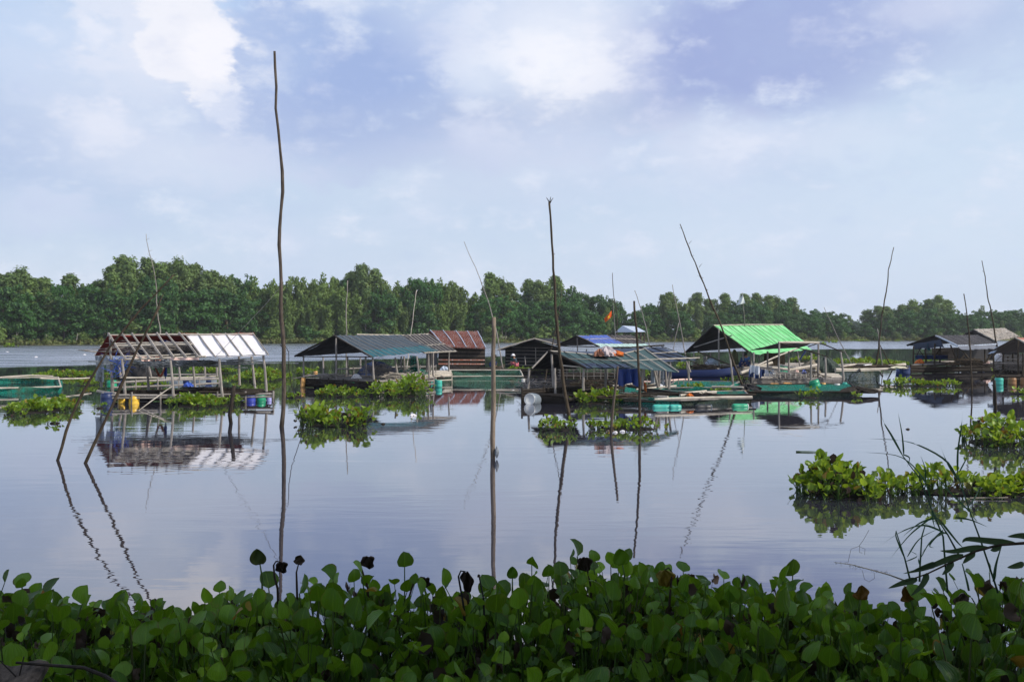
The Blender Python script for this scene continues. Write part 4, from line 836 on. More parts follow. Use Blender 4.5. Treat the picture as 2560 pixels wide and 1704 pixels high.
# ---------------- huts ----------------
def lerp(a, b, t): return a+(b-a)*t
def sheet(root, A, B, C, D_, mat, name='roof', nx=14, ny=6, sag=.04, th=.02, rough=.02, parent=None, ragged=0.):
    """A ridge left, B ridge right, C eave right, D eave left"""
    ph = random.uniform(0, 9)
    def fn(u, v):
        p = lerp(lerp(A, B, u), lerp(D_, C, u), v); s = -sag*math.sin(v*math.pi)*(1+.4*math.sin(u*9+ph))-sag*.6*abs(math.sin(u*nx*.5*1.0+ph))*v
        p = p+Vector((0, 0, s+random.uniform(-rough, rough)))
        if ragged and v > .99: p = p+(D_-A).normalized()*random.uniform(-ragged, ragged*.3)
        return p
    mb = MB(); mb.grid(fn, nx, ny, th); return mb.build(name, mat, parent or root)
def battens(root, A, B, C, D_, n, mat, r=.02, t0=0., t1=1., over=.04, lift=.03, name='batten', jit=.01):
    nr = (B-A).cross(D_-A).normalized(); nr = nr if nr.z > 0 else -nr
    for i in range(n):
        u = t0+(t1-t0)*(i/(max(1, n-1)))+random.uniform(-jit, jit); a = lerp(A, B, u); b = lerp(D_, C, u+random.uniform(-jit, jit)); dv = (b-a)*over
        mb = MB(); mb.stick(a-dv*.6+nr*lift, b+dv+nr*lift, r*random.uniform(.8, 1.15), n=5, bend=.008); mb.build(name, mat, root)
def purlin(root, a, b, mat, r=.03, name='purlin', bend=.01): mb = MB(); mb.stick(a, b, r, n=6, bend=bend); return mb.build(name, mat, root)
def posts(root, lst, mat, r=.045, name='post'):
    """(top column, top row, foot column, foot row, distance)"""
    for (tx, ty, fx, fy, d) in lst: mb = MB(); mb.stick(W(fx, fy, d), W(tx, ty, d), r*1.1, r*.9, 7, 6, .012); mb.build(name, mat, root)
def deck(root, a, b, c_, d_, mat, n=12, r=.04, z=0., name='deck', gap=1.0):
    """bamboo laid side by side, parallel to a-b, across to d-c"""
    mb = MB()
    for i in range(n):
        t = i/(n-1); mb.stick(lerp(a, d_, t)+Vector((0, 0, random.uniform(-.02, .02))), lerp(b, c_, t)+Vector((0, 0, random.uniform(-.02, .02))), r*random.uniform(.8, 1.2), n=6, bend=.004)
    mb.build(name, mat, root)
    mb = MB()
    for i in range(5): t = i/4; mb.stick(lerp(a, b, t)-Vector((0, 0, r*2)), lerp(d_, c_, t)-Vector((0, 0, r*2)), r*1.1, n=6)
    mb.build('joist', m_dark, root)
def edge_rail(root, a, b, mat, z0, z1, n, r=.03, every=True):
    """a side of a raft: dark fascia poles one above the other with short uprights"""
    for i in range(n):
        z = z0+(z1-z0)*i/max(1, n-1); mb = MB(); mb.stick(Vector((a.x, a.y, z)), Vector((b.x, b.y, z)), r*random.uniform(.8, 1.2), bend=.006, seg=8); mb.build('rail', mat, root)
    k = max(2, int((b-a).length/1.1))
    for i in range(k+1):
        mb = MB(); p = lerp(a, b, i/k); mb.stick(Vector((p.x, p.y-.04, z0-.25)), Vector((p.x, p.y-.04, z1+.12)), r*.7, n=5); mb.build('rail_upright', mat, root)
def heap(pts, rad, name, mat, label, cat, n=40, lump=.35, group=None, flat=.6):
    """a lumpy heap resting at pts=(x,y,z) centre base"""
    c0 = Vector(pts); mb = MB(); ph = [random.uniform(0, 6) for _ in range(4)]
    def fn(u, v):
        th = u*2*math.pi; fi = v*math.pi*.5; k = 1+lump*.4*math.sin(3*th+ph[0])*math.cos(fi)+lump*.3*math.sin(7*th+ph[1]+5*fi)+random.uniform(-.06, .06)*lump
        return c0+Vector((math.cos(th)*math.cos(fi)*rad[0]*k, math.sin(th)*math.cos(fi)*rad[1]*k, math.sin(fi)*rad[2]*(1+lump*.3*math.sin(4*th+ph[2]))))
    mb.grid(fn, 26, 9); return solo(mb, name, mat, label, cat, group)
def tangle(c0, size, n, r, mat, name, label, cat):
    mb = MB()
    for i in range(n):
        p = [Vector(c0)+Vector([random.gauss(0, .45)*s for s in size]) for _ in range(2)]; m = (p[0]+p[1])/2+Vector([random.gauss(0, .3)*s for s in size]); mb.tube([p[0], m, p[1]], r*random.uniform(.5, 1.4), 4)
    return solo(mb, name, mat, label, cat)
def drape(a, b, drop, mat, name, label, cat, sway=.05, nx=10, ny=6, curve=0.):
    mb = MB(); ph = random.uniform(0, 6); mb.grid(lambda u, v: lerp(a, b, u)+Vector((sway*math.sin(u*14+ph)*v*.4, sway*math.cos(u*17+ph)*(.3+v), -drop*v*(1+.12*math.sin(u*8+ph))-curve*math.sin(u*math.pi))), nx, ny, .006); return solo(mb, name, mat, label, cat)
# --- A: open-framed hut with white tarp ---
o = thing('floating_hut', 'open-framed floating hut, bare rafters at left and white tarp roof at right', 'floating hut', tuple(Gp(440, 1008)), 'floating huts and shelters')
rl, rr = W(269, 838, 40.2), W(635, 835, 39.9); fl, fr = W(312, 898, 38.5), W(672, 885, 38.9); bl, br = W(237, 887, 41.6), W(600, 884, 41.8)
sheet(o, rl, rr, br, bl, m_red, 'rear_roof', 20, 6, .03, ragged=.15)
sheet(o, rl+Vector((0, .02, .02)), rr+Vector((0, .02, .03)), lerp(rr, fr, .06), lerp(rl, fl, .06), m_red, 'ridge_cap', 20, 2, .01, rough=.03, ragged=.1)
u0 = .53; wa, wd = lerp(rl, rr, u0), lerp(fl, fr, u0)
sheet(o, lerp(wa, wd, .03), lerp(rr, fr, .03), fr, wd, m_white, 'white_tarp', 20, 8, .02, .012, .008)
sheet(o, lerp(lerp(rr, fr, .9), lerp(wa, wd, .9), .75)+Vector((0, 0, .03)), lerp(rr, fr, .9)+Vector((0, 0, .03)), fr+Vector((0, 0, -.05)), lerp(fr, wd, .75)+Vector((0, 0, -.05)), m_white, 'tarp_hem', 12, 2, .02, .008, .012)
battens(o, rl, rr, fr, fl, 7, m_grey, .048, .02, .50, .06, .06, 'rafter', .012)
battens(o, rl, rr, fr, fl, 6, m_grey, .027, u0, .995, .06, .03, 'rafter', .004)
for (a, b, r) in ((lerp(rl, fl, .36), lerp(lerp(rl, fl, .36), lerp(rr, fr, .36), .54), .035), (lerp(rl, fl, .45), lerp(lerp(rl, fl, .45), lerp(rr, fr, .45), .54), .05), (fl, lerp(fl, fr, .56), .05), (lerp(rl, bl, .55), lerp(rr, br, .55), .04), (bl, br, .045), (rl, rr, .05), (fl+Vector((0, 0, .12)), lerp(fl, fr, .5)+Vector((0, .3, .12)), .035)): purlin(o, a, b, m_pale, r)
mb = MB(); mb.stick(W(210, 876, 41.6), W(246, 880, 41.7), .035); mb.build('beam', m_pale, o)
posts(o, [(275, 843, 281, 979, 39.8), (305, 896, 313, 991, 38.4), (252, 890, 254, 968, 41.4), (426, 900, 433, 990, 38.4), (548, 897, 557, 994, 38.4), (598, 888, 599, 963, 41.6), (629, 888, 638, 970, 40.2), (658, 886, 666, 979, 39.0), (366, 905, 372, 975, 41.0), (482, 903, 488, 968, 42.8), (447, 912, 451, 950, 46), (511, 906, 513, 940, 47), (541, 906, 543, 940, 46.5), (370, 908, 378, 943, 43), (297, 912, 303, 945, 43)], m_grey, .052)
A0, A1, A2, A3 = Gp(248, 987, .3), Gp(680, 984, .32), Gp(612, 962, .3), Gp(240, 962, .3)
deck(o, Gp(300, 990, .3), Gp(676, 982, .3), Gp(655, 972, .3), Gp(275, 976, .3), m_dark, 5, .05)
edge_rail(o, Gp(258, 1004, 0.1), Gp(684, 1000, .1), m_grey, .24, .36, 2, .05); edge_rail(o, Gp(262, 992, 0.1), Gp(684, 988, .1), m_dark, .02, .2, 2, .07)
edge_rail(o, Gp(284, 962, .3), Gp(548, 952, .3), m_grey, .18, .42, 2, .05)
purlin(o, W(243, 977, 39), W(291, 983, 38.4), m_pale, .055, 'beam'); purlin(o, W(560, 990, 38.5), W(684, 978, 39.2), m_dark, .06, 'beam'); purlin(o, W(430, 966, 38.0), W(350, 1024, 36), m_grey, .025, 'brace')
purlin(o, Gp(310, 944, .5), Gp(545, 940, .5), m_pale, .05, 'rail'); purlin(o, Gp(380, 936, .6), Gp(545, 936, .6), m_grey, .05, 'rail')
mb = MB(); ph = 0
mb.grid(lambda u, v: lerp(W(238, 890, 41.6), W(262, 893, 40.6), u)+Vector((0, .1*math.sin(u*9+v*3), -1.05*v)), 8, 8, .01); mb.build('side_sheet', m_whnet, o)
mb = MB(); mb.grid(lambda u, v: lerp(W(262, 893, 40.6), W(268, 930, 40.4), v)+Vector((.5*u, -.4*u, .05*math.sin(u*9))), 8, 8, .01); mb.build('side_sheet', m_whnet, o)
tangle(W(400, 874, 40), (2.6, .6, .35), 110, .012, m_grey, 'net_tangle', 'pale tangled netting and rags slung under the bare rafters', 'net')
tangle(W(300, 912, 39.6), (.6, .7, .6), 26, .012, m_blue, 'net_tangle', 'blue nylon tangle hanging at the left of the open hut', 'net')
tangle(W(465, 908, 39.8), (3.2, .4, .16), 120, .014, m_whnet, 'net_tangle', 'grey net bundle strung along the eave of the open hut', 'net')
tangle(W(425, 888, 40), (1.6, .5, .25), 40, .022, m_navy, 'net_tangle', 'navy rag tangle under the middle rafters', 'net')
heap(W(418, 864, 40.6), (.55, .3, .28), 'blue_bag', m_blue, 'blue plastic bag on the purlins below the ridge', 'bag')
drape(W(340, 886, 39), W(384, 890, 39), .22, m_pink, 'cloth', 'pale pink cloth draped over the eave beam of the open hut', 'cloth', .08)
drape(W(388, 890, 39), W(402, 889, 39), .18, m_rust, 'cloth', 'small red cloth on the eave beam right of the pink one', 'cloth')
drape(W(402, 892, 38.6), W(498, 894, 38.6), .10, m_pink, 'cloth', 'long cream cloth strip along the eave beam', 'cloth', .04, 20)
heap(Gp(348, 948, .35), (1.05, .6, .75), 'net_heap', m_black, 'dark rounded heap of nets inside the open hut', 'net')
mb = MB(); ha, hb = W(384, 905, 40), W(412, 900, 40)
mb.grid(lambda u, v: lerp(ha, hb+Vector((.12, 0, .1)), u)+Vector((0, (v-.5)*.35*math.sin(u*3.14), -.75*abs(math.sin(u*3.1416))**.8+.12*abs(v-.5)*2)), 16, 5, .01); solo(mb, 'hammock', cloth('brick_hammock', (.30, .10, .06), (.15, .05, .03)), 'sagging brick-red hammock hung inside the open hut', 'hammock', smooth=True)
drape(W(411, 898, 40), W(418, 897, 40), .75, m_blue, 'cloth', 'bright blue cloth hanging beside the hammock', 'cloth')
m_netmid = netmat('sea_green_net', (.07, .20, .14), .5)
# --- left green net pen ---
def netpen(corners, z0, z1, label, mat=m_net, cover=None, top=True, polemat=m_pale, bulge=.12, r=.04):
    c0 = sum((Vector(c_) for c_ in corners), Vector())/len(corners); t = thing('net_pen', label, 'net pen', (c0.x, c0.y, 0), 'net pens'); k = len(corners)
    for i in range(k):
        a, b = Vector(corners[i]), Vector(corners[(i+1) % k]); a0 = Vector((a.x, a.y, z1)); b0 = Vector((b.x, b.y, z1)); nv = Vector((-(b-a).y, (b-a).x, 0)).normalized()
        mb = MB(); mb.grid(lambda u, v: lerp(a0, b0, u)+Vector((0, 0, -(z1-z0)*v-.06*math.sin(u*math.pi*3)*(1-v)))+nv*bulge*math.sin(v*2.5+u*7)*.5, 12, 4, .004); mb.build('net_wall', mat, t)
        mb = MB(); mb.stick(a0, b0, r, bend=.004, seg=8); mb.build('pole', polemat, t)
    if top == 'sag':
        a, b, c_, d_ = [Vector((q[0], q[1], z1)) for q in corners]; mb = MB(); mb.grid(lambda u, v: lerp(lerp(a, b, u), lerp(d_, c_, u), v)-Vector((0, 0, (z1-z0)*.8*math.sin(u*3.14)*math.sin(v*3.14))), 12, 6, .004); mb.build('net_cover', cover or mat, t)
    return t
netpen([Gp(-40, 985), Gp(152, 980), Gp(146, 955), Gp(-40, 957)], -.2, .27, 'sea-green net pen at the left edge with a long bamboo rail', bulge=.3)
mb = MB(); mb.stick(W(-20, 945, Gd(983)), W(132, 940, Gd(960)), .04, bend=.01); mb.stick(W(100, 945, 48), W(228, 944, 52), .035); solo(mb, 'bamboo_rail', m_pale, 'long loose bamboo laid over the left net pen', 'pole')
# --- B: dark teal roof ---
o = thing('floating_hut', 'gabled floating hut with slate and teal tarp roof and stake-fenced deck', 'floating hut', tuple(Gp(900, 974)), 'floating huts and shelters')
rl, rr = W(836, 839, 50), W(1000, 838, 53.5); fl, fr = W(930, 892, 47.6), W(1098, 876, 51.3); bl, br = W(737, 890, 52.2), W(905, 880, 56)
mid_l, mid_r = lerp(rl, fl, .70), lerp(rr, fr, .66)
sheet(o, rl, rr, mid_r, mid_l, m_slate, 'slate_tarp', 22, 7, .04); sheet(o, mid_l-Vector((0, 0, .03)), mid_r-Vector((0, 0, .03)), fr, fl, m_teal, 'teal_tarp', 22, 4, .03, ragged=.06); sheet(o, rl, rr, br, bl, m_black, 'rear_roof', 14, 5, .03)
battens(o, rl, rr, fr, fl, 13, m_grey, .016, 0, 1, .02, .03)
purlin(o, rl, fl, m_dark, .05, 'gable_rafter'); purlin(o, rl, bl, m_dark, .05, 'gable_rafter'); purlin(o, bl, lerp(bl, fl, 1), m_dark, .03, 'tie_beam'); purlin(o, W(892, 836, 52.6), W(1000, 838, 53.5), m_pale, .05)
posts(o, [(759, 892, 760, 944, 51.8), (840, 845, 841, 954, 49.6), (932, 893, 935, 952, 48), (914, 890, 916, 938, 50), (988, 893, 995, 945, 49.8), (1042, 890, 1050, 954, 48.5), (808, 890, 809, 936, 55), (869, 890, 871, 937, 55), (901, 890, 902, 930, 57), (1003, 890, 1004, 940, 55), (1083, 882, 1083, 940, 52), (1071, 885, 1073, 945, 51), (1069, 880, 1067, 930, 54), (1010, 890, 1011, 935, 53)], m_grey, .05)
edge_rail(o, Gp(752, 948, .4), Gp(935, 957, .4), m_dark, .05, .42, 5, .055)
edge_rail(o, Gp(935, 958, .35), Gp(1085, 946, .4), m_grey, .12, .45, 3, .05)
deck(o, Gp(765, 948, .35), Gp(935, 958, .35), Gp(1110, 940, .4), Gp(985, 934, .4), m_grey, 10, .05)
edge_rail(o, Gp(840, 938, .4), Gp(1090, 930, .4), m_grey, .35, .75, 2, .04)
heap(Gp(940, 938, .4), (1.1, .7, .75), 'net_heap', m_navycl, 'dark net heap under the teal roof', 'net'); tangle(Gp(950, 938, .6)+Vector((0, 0, .3)), (1.5, .9, .5), 90, .01, m_grey, 'net_tangle', 'grey tangled net thrown over the dark heap', 'net')
heap(Gp(1032, 935, .5), (1.0, .6, .3), 'net_heap', m_net, 'green net heap under the right end of the teal roof', 'net')
drape(W(1025, 888, 53), W(1045, 890, 53), .9, m_net, 'hanging_net', 'green net hanging in a wedge under the teal roof', 'net')
tub(789, 938, .35, .12, .25, 'orange', 'small red-orange pail on the left deck of the teal-roofed hut', name='pail')
# --- B2: slatted roof behind ---
o = thing('floating_hut', 'shelter with faded slate roof and close white battens behind the teal roof', 'floating hut', tuple(Gp(1080, 950)), 'floating huts and shelters')
rl, rr = W(1002, 838, 54.6), W(1071, 835, 55.5); fl, fr = W(1060, 882, 52.4), W(1140, 878, 53)
sheet(o, rl, rr, fr, fl, m_slat, 'roof', 12, 6, .07); battens(o, rl, rr, fr, fl, 9, m_pale, .018, 0, 1, .03, .03); purlin(o, rl, rr, m_pale, .045); purlin(o, fl, fr, m_pale, .045); purlin(o, lerp(rl, fl, .6), lerp(rr, fr, .6), m_pale, .025)
posts(o, [(1123, 880, 1122, 928, 53.5), (1078, 882, 1076, 930, 54)], m_grey, .045); deck(o, Gp(1050, 940, .4), Gp(1130, 938, .4), Gp(1128, 926, .4), Gp(1060, 926, .4), m_pale, 7, .05); edge_rail(o, Gp(1048, 944, .4), Gp(1130, 940, .4), m_pale, .2, .45, 2, .045)
# --- C: rusty hut ---
o = thing('floating_hut', 'closed hut with rust-red corrugated iron roof and dark slatted walls', 'floating hut', tuple(Gp(1150, 925)), 'floating huts and shelters')
rl, rr = W(1075, 826, 78), W(1194, 829, 78.5); fl, fr = W(1108, 866, 73), W(1214, 870, 73.6)
mb = MB(); nrm = (rr-rl).cross(fl-rl).normalized(); nrm = nrm if nrm.z > 0 else -nrm
mb.grid(lambda u, v: lerp(lerp(rl, rr, u), lerp(fl, fr, u), v)+nrm*.035*1.4*math.sin(u*math.pi*2*26)+Vector((0, 0, -.02*(int(v*2.2)))), 272, 4, .01); mb.build('corrugated_roof', m_rust, o)
sheet(o, rl, rr, W(1170, 868, 82), W(1045, 866, 82), m_rust, 'rear_roof', 14, 3, .02)
for u in (.0, .27, .54, .78, 1.0): purlin(o, lerp(rl, rr, u)+nrm*.06, lerp(fl, fr, u)+nrm*.06, m_zinc, .035, 'roof_seam')
wa, wb, wc, wd = W(1096, 866, 73.6), W(1212, 868, 74), W(1212, 917, 74), W(1096, 917, 73.6)
for i in range(15):
    t = i/15; mb = MB(); a = lerp(wa, wd, t); b = lerp(wb, wc, t); mb.grid(lambda u, v: lerp(a, b, u)+Vector((0, -.03*v+random.uniform(-.005, .005), -.115*v)), 8, 1, .02); mb.build('wall_board', m_rust if i in (9, 12) else m_dark if i % 3 else m_brown, o)
mb = MB(); mb.grid(lambda u, v: lerp(W(1066, 868, 78.5), W(1094, 868, 74), u)+Vector((0, 0, -1.5*v)), 4, 4, .02); mb.build('side_wall', m_black, o)
mb = MB(); mb.grid(lambda u, v: lerp(W(1212, 868, 74.1), W(1185, 868, 79), u)+Vector((0, 0, -1.5*v)), 4, 4, .02); mb.build('side_wall', m_black, o)
edge_rail(o, Gp(1085, 924, .15), Gp(1235, 924, .15), m_dark, .05, .3, 3, .06)
# --- sampan and net pen in front of it ---
def boat(pa, pb, w_, h, mat, label, inner=None, prow=.35):
    a, b = Vector(pa), Vector(pb); ln_ = (b-a).length; t = thing('boat', label, 'boat', tuple((a+b)/2), None); dv = (b-a).normalized(); sv = Vector((-dv.y, dv.x, 0))
    def hull(k): 
        def fn(u, v):
            s = (u-.5)*2; bw = w_*.5*max(0.05, 1-abs(s)**3.2)**.7*k; th = (v-.5)*math.pi; lift = prow*abs(s)**3
            return a+dv*ln_*u+sv*bw*math.sin(th)*1.0+Vector((0, 0, h*(1-max(0, math.cos(th))**.7*k)*1.0+lift-.12 if abs(th) < 1.56 else h+lift-.12))
        return fn
    mb = MB(); mb.grid(hull(1.), 18, 10); mb.build('hull', mat, t, True); mb = MB(); mb.grid(hull(.93), 18, 10); mb.build('inner_hull', inner or m_dark, t, True)
    for u in (.3, .6): p = a+dv*ln_*u; mb = MB(); mb.box((p.x, p.y, h*.75-.1), (w_*.9, .18, .04), Matrix.Rotation(math.atan2(sv.y, sv.x), 3, 'Z')); mb.build('seat', m_grey, t)
    return t
boat(Gp(1122, 931), Gp(1262, 931), 1.0, .42, m_brown, 'long low brown wooden boat in front of the rusty hut')
netpen([Gp(1095, 957), Gp(1308, 956), Gp(1300, 938), Gp(1112, 938)], -.2, .36, 'green net pen with a pale rail in front of the rusty hut', mat=m_netmid, polemat=m_pale)
netpen([Gp(1240, 1040), Gp(1336, 1043), Gp(1336, 1012), Gp(1250, 1010)], -.3, .06, 'low teal net pen left of the sage-roofed raft') if False else None
# --- D: black slatted hut ---
o = thing('floating_hut', 'low black-walled hut with straw-coloured gable edge, person in white hat before it', 'floating hut', tuple(Gp(1330, 925)), 'floating huts and shelters')
ap, el, er = W(1336, 847, 73), W(1243, 875, 73), W(1396, 864, 73); off = Vector((1.6, 5.5, 0))
sheet(o, ap, ap+off, el+off, el, m_black, 'roof', 6, 6, .03); sheet(o, ap, ap+off, er+off, er, m_black, 'roof', 6, 6, .03)
purlin(o, ap+Vector((0, -.05, .03)), el+Vector((0, -.05, .03)), m_thatch, .06, 'gable_edge'); purlin(o, ap+Vector((0, -.05, .03)), er+Vector((0, -.05, .03)), m_thatch, .06, 'gable_edge')
mb = MB(); wl, wr = W(1263, 918, 74), W(1400, 918, 74)
mb.add([wl, wr, W(1400, 868, 74), W(1336, 851, 74), W(1263, 870, 74)], [(0, 1, 2, 3, 4)]); mb.build('front_wall', m_black, o)
mb = MB(); mb.add([wl, W(1263, 870, 74), W(1263, 870, 74)+off, wl+off], [(0, 1, 2, 3)]); mb.build('side_wall', m_black, o)
for i in range(6): y = 868+i*8.5; purlin(o, W(1264, y, 73.9), W(1400, y+2, 73.9), m_grey, .018, 'batten')
posts(o, [(1339, 868, 1340, 918, 73.8), (1312, 890, 1314, 912, 73.5)], m_grey, .03); edge_rail(o, Gp(1255, 926, .2), Gp(1420, 926, .2), m_dark, .05, .3, 3, .06)
# --- E: blue tarp roof ---
o = thing('floating_hut', 'hut with royal-blue and brown tarp roof edged by a mint-green sheet', 'floating hut', tuple(Gp(1500, 935)), 'floating huts and shelters')
rl, rr = W(1442, 839, 66), W(1577, 838, 70); fl, fr = W(1498, 866, 62), W(1628, 867, 65.5); bl, br = W(1390, 863, 68.5), W(1530, 860, 74)
ml, mr_ = lerp(rl, fl, .72), lerp(rr, fr, .72); tm, tb = lerp(rl, rr, .56), lerp(ml, mr_, .58)
sheet(o, rl, tm, tb, ml, m_blue, 'blue_tarp', 14, 5, .03); sheet(o, tm, rr, mr_, tb, m_brnsheet, 'brown_tarp', 10, 5, .03); sheet(o, ml-Vector((0, 0, .03)), mr_-Vector((0, 0, .03)), fr, fl, m_mint, 'mint_sheet', 16, 3, .03); sheet(o, rl, rr, br, bl, m_slat, 'rear_roof', 10, 4, .03)
battens(o, rl, rr, fr, fl, 12, m_pale, .014, 0, 1, .02, .03); purlin(o, lerp(rl, fl, .35), lerp(rr, fr, .35), m_pale, .02); purlin(o, rl, rr, m_pale, .03)
posts(o, [(1443, 845, 1444, 905, 65.5), (1400, 866, 1401, 915, 68), (1466, 872, 1467, 915, 64), (1600, 868, 1601, 915, 65)], m_grey, .04); purlin(o, bl, fl, m_dark, .04, 'tie_beam'); purlin(o, rl, bl, m_dark, .05, 'gable_rafter'); purlin(o, rl, fl, m_dark, .05, 'gable_rafter')
edge_rail(o, Gp(1400, 940, .2), Gp(1625, 938, .2), m_dark, .05, .4, 4, .06)
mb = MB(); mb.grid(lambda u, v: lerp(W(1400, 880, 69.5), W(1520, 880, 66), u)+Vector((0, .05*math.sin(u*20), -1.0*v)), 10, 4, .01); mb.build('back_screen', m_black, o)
# small zinc shelter
o = thing('shelter', 'small open shelter with pale zinc gable roof on thin legs by the far shore', 'shelter', tuple(Gp(1575, 868)))
k_ = 170; rl, rr = W(1556, 814, k_), W(1590, 816, k_+3); fl, fr = W(1588, 830, k_-6), W(1614, 829, k_-2); bl, br = W(1538, 830, k_+2), W(1570, 830, k_+8)
sheet(o, rl, rr, fr, fl, m_zinc, 'roof', 8, 3, .01, .03, .005); sheet(o, rl, rr, br, bl, m_zinc, 'roof', 8, 3, .01, .03, .005)
mb = MB(); mb.add([rl, bl, fl], [(0, 1, 2)]); mb.build('gable', m_zinc, o)
posts(o, [(1541, 831, 1541, 868, k_), (1589, 831, 1589, 868, k_-5), (1602, 830, 1601, 868, k_-4), (1611, 830, 1610, 866, k_-2), (1560, 831, 1560, 866, k_+6)], m_bamb, .14)
# --- F: sage tarp shelter (front centre) ---
o = thing('floating_hut', 'low raft shelter under a sagging sage-green net tarp, black interior at left', 'floating hut', tuple(Gp(1480, 1000)), 'floating huts and shelters')
rl, rm, rr = W(1371, 877, 41), W(1524, 891, 40.6), W(1612, 873, 41.4); fl, fm, fr = W(1465, 920, 39.0), W(1585, 920, 39.1), W(1696, 930, 39.4); bl = W(1326, 919, 42)
A_ = lerp(rl, rm, .16)
sheet(o, A_, rm, fm, fl, m_sage, 'sage_tarp', 16, 7, .05, rough=.012); sheet(o, rm, rr, fr, fm, m_sage, 'sage_tarp', 14, 7, .04, rough=.012)
sheet(o, lerp(A_, fl, .78)+Vector((0, 0, .03)), lerp(rm, fm, .7)+Vector((0, 0, .02)), fm+Vector((0, -.03, .02)), fl+Vector((0, -.03, .02)), m_navy, 'navy_patch', 10, 3, .03, rough=.02)
battens(o, A_, rm, fm, fl, 5, m_dark, .018, .12, 1, .02, .04); battens(o, rm, rr, fr, fm, 4, m_pale, .026, .1, 1, .03, .05)
purlin(o, rm, rr, m_pale, .035); purlin(o, rl, rm, m_pale, .035); purlin(o, lerp(rl, fl, .55)+Vector((0, 0, .06)), lerp(rm, fm, .5)+Vector((0, 0, .06)), m_grey, .018); purlin(o, lerp(rm, fm, .5)+Vector((0, 0, .06)), lerp(rr, fr, .5)+Vector((0, 0, .06)), m_pale, .02); purlin(o, rl, W(1330, 920, 40.6), m_grey, .035, 'brace'); purlin(o, rl, fl, m_dark, .05, 'gable_rafter')
sheet(o, rl, lerp(rl, rm, .6), W(1440, 921, 42.4), bl, m_black, 'rear_roof', 10, 5, .03)
purlin(o, W(1405, 913, 40.6), W(1458, 917, 39.4), m_pale, .035, 'eave_beam')
posts(o, [(1379, 885, 1384, 978, 40.8), (1323, 920, 1319, 982, 41), (1460, 918, 1458, 976, 39.2), (1387, 920, 1389, 992, 39.6), (1514, 922, 1514, 970, 41), (1604, 922, 1607, 972, 39.6), (1649, 924, 1647, 966, 41), (1664, 926, 1666, 966, 40), (1677, 928, 1672, 972, 39.6), (1634, 922, 1645, 970, 40.5), (1640, 922, 1648, 966, 41)], m_grey, .05)
edge_rail(o, Gp(1305, 988, .3), Gp(1460, 980, .3), m_dark, .0, .5, 6, .055); edge_rail(o, Gp(1450, 978, .3), Gp(1560, 968, .3), m_dark, .05, .35, 4, .05)
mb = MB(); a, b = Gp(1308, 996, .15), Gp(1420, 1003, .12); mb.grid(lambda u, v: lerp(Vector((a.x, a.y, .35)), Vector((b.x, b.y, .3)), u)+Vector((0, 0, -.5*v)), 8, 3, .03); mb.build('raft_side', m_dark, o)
deck(o, Gp(1310, 985, .32), Gp(1420, 992, .3), Gp(1560, 962, .3), Gp(1400, 955, .3), m_dark, 12, .06)
purlin(o, W(1450, 974, 43), W(1545, 974, 43.5), m_pale, .045, 'beam'); purlin(o, W(1240, 976, 46.5), W(1320, 979, 46), m_pale, .04, 'beam')
mb = MB(); mb.grid(lambda u, v: lerp(W(1262, 979, 46), W(1322, 981, 45.5), u)+Vector((0, .03*math.sin(9*u), -.85*v)), 8, 4, .004); mb.build('net_wall', m_net, o)
purlin(o, Gp(1648, 953, .4), Gp(1728, 948, .4), m_pink, .05, 'rail'); purlin(o, Gp(1610, 954, .4), Gp(1650, 954, .4), m_pink, .05, 'rail')
for i in range(9): x = 1618+i*13; purlin(o, W(x, 961, 47.5), W(x, 947+random.uniform(-3, 2), 47.5), m_grey, .022, 'stake')
# back rail fence seen under the tarp
for y in (924, 931, 938): purlin(o, W(1395, y, 56), W(1545, y+2, 55), m_grey, .02, 'fence_rail')
for i in range(9): x = 1400+i*17; purlin(o, W(x, 920, 55.5), W(x, 948, 55.5), m_grey, .02, 'fence_stake')
drape(W(1546, 921, 41), W(1600, 921, 40.2), .68, m_blue, 'blue_tarpaulin', 'crumpled bright blue tarpaulin hanging under the sage roof', 'tarpaulin', .14, 22, 10)
drape(W(1541, 921, 41.3), W(1562, 922, 41.3), .70, m_navycl, 'curtain', 'dark navy curtain left of the blue tarpaulin', 'curtain', .05)
drape(W(1600, 940, 40), W(1616, 962, 40), .28, m_orange, 'cloth', 'orange cloth scrap at the foot of the blue tarpaulin', 'cloth', .06)
heap(Gp(1590, 966, .3), (.9, .5, .12), 'wood_scraps', m_bamb, 'pile of broken brown boards below the blue tarpaulin', 'wood pile', lump=.8)
mb = MB()
for i in range(10): c0 = Gp(1590+random.uniform(-35, 45), 964, .35); a_ = random.uniform(-.5, .5); mb.stick(c0-Vector((.5, 0, a_*.25)), c0+Vector((.5, .2, a_*.3)), .03)
solo(mb, 'broken_sticks', m_pale, 'loose pale sticks strewn over the broken boards', 'wood pile')
drape(W(1628, 922, 46), W(1660, 926, 46), .8, m_whnet, 'hanging_sheet', 'pale plastic sheet hanging behind the right posts of the sage roof', 'plastic sheet', .08)
heap(W(1516, 890, 40.6), (.36, .34, .36), 'rag_bundle', cloth('grey_rag', (.42, .38, .40), (.25, .15, .12)), 'grey-white rag bundle on the sage roof ridge', 'bundle', lump=.7)
heap(W(1537, 889, 40.8), (.31, .34, .2), 'rag_bundle', m_orange, 'orange rag bundle on the sage roof ridge', 'bundle', lump=.8); heap(W(1499, 890, 40.5), (.2, .26, .26), 'rag_bundle', cloth('rust_rag', (.35, .16, .10), (.15, .08, .06)), 'rust-brown rag bundle at the left of the ridge pile', 'bundle', lump=.8)
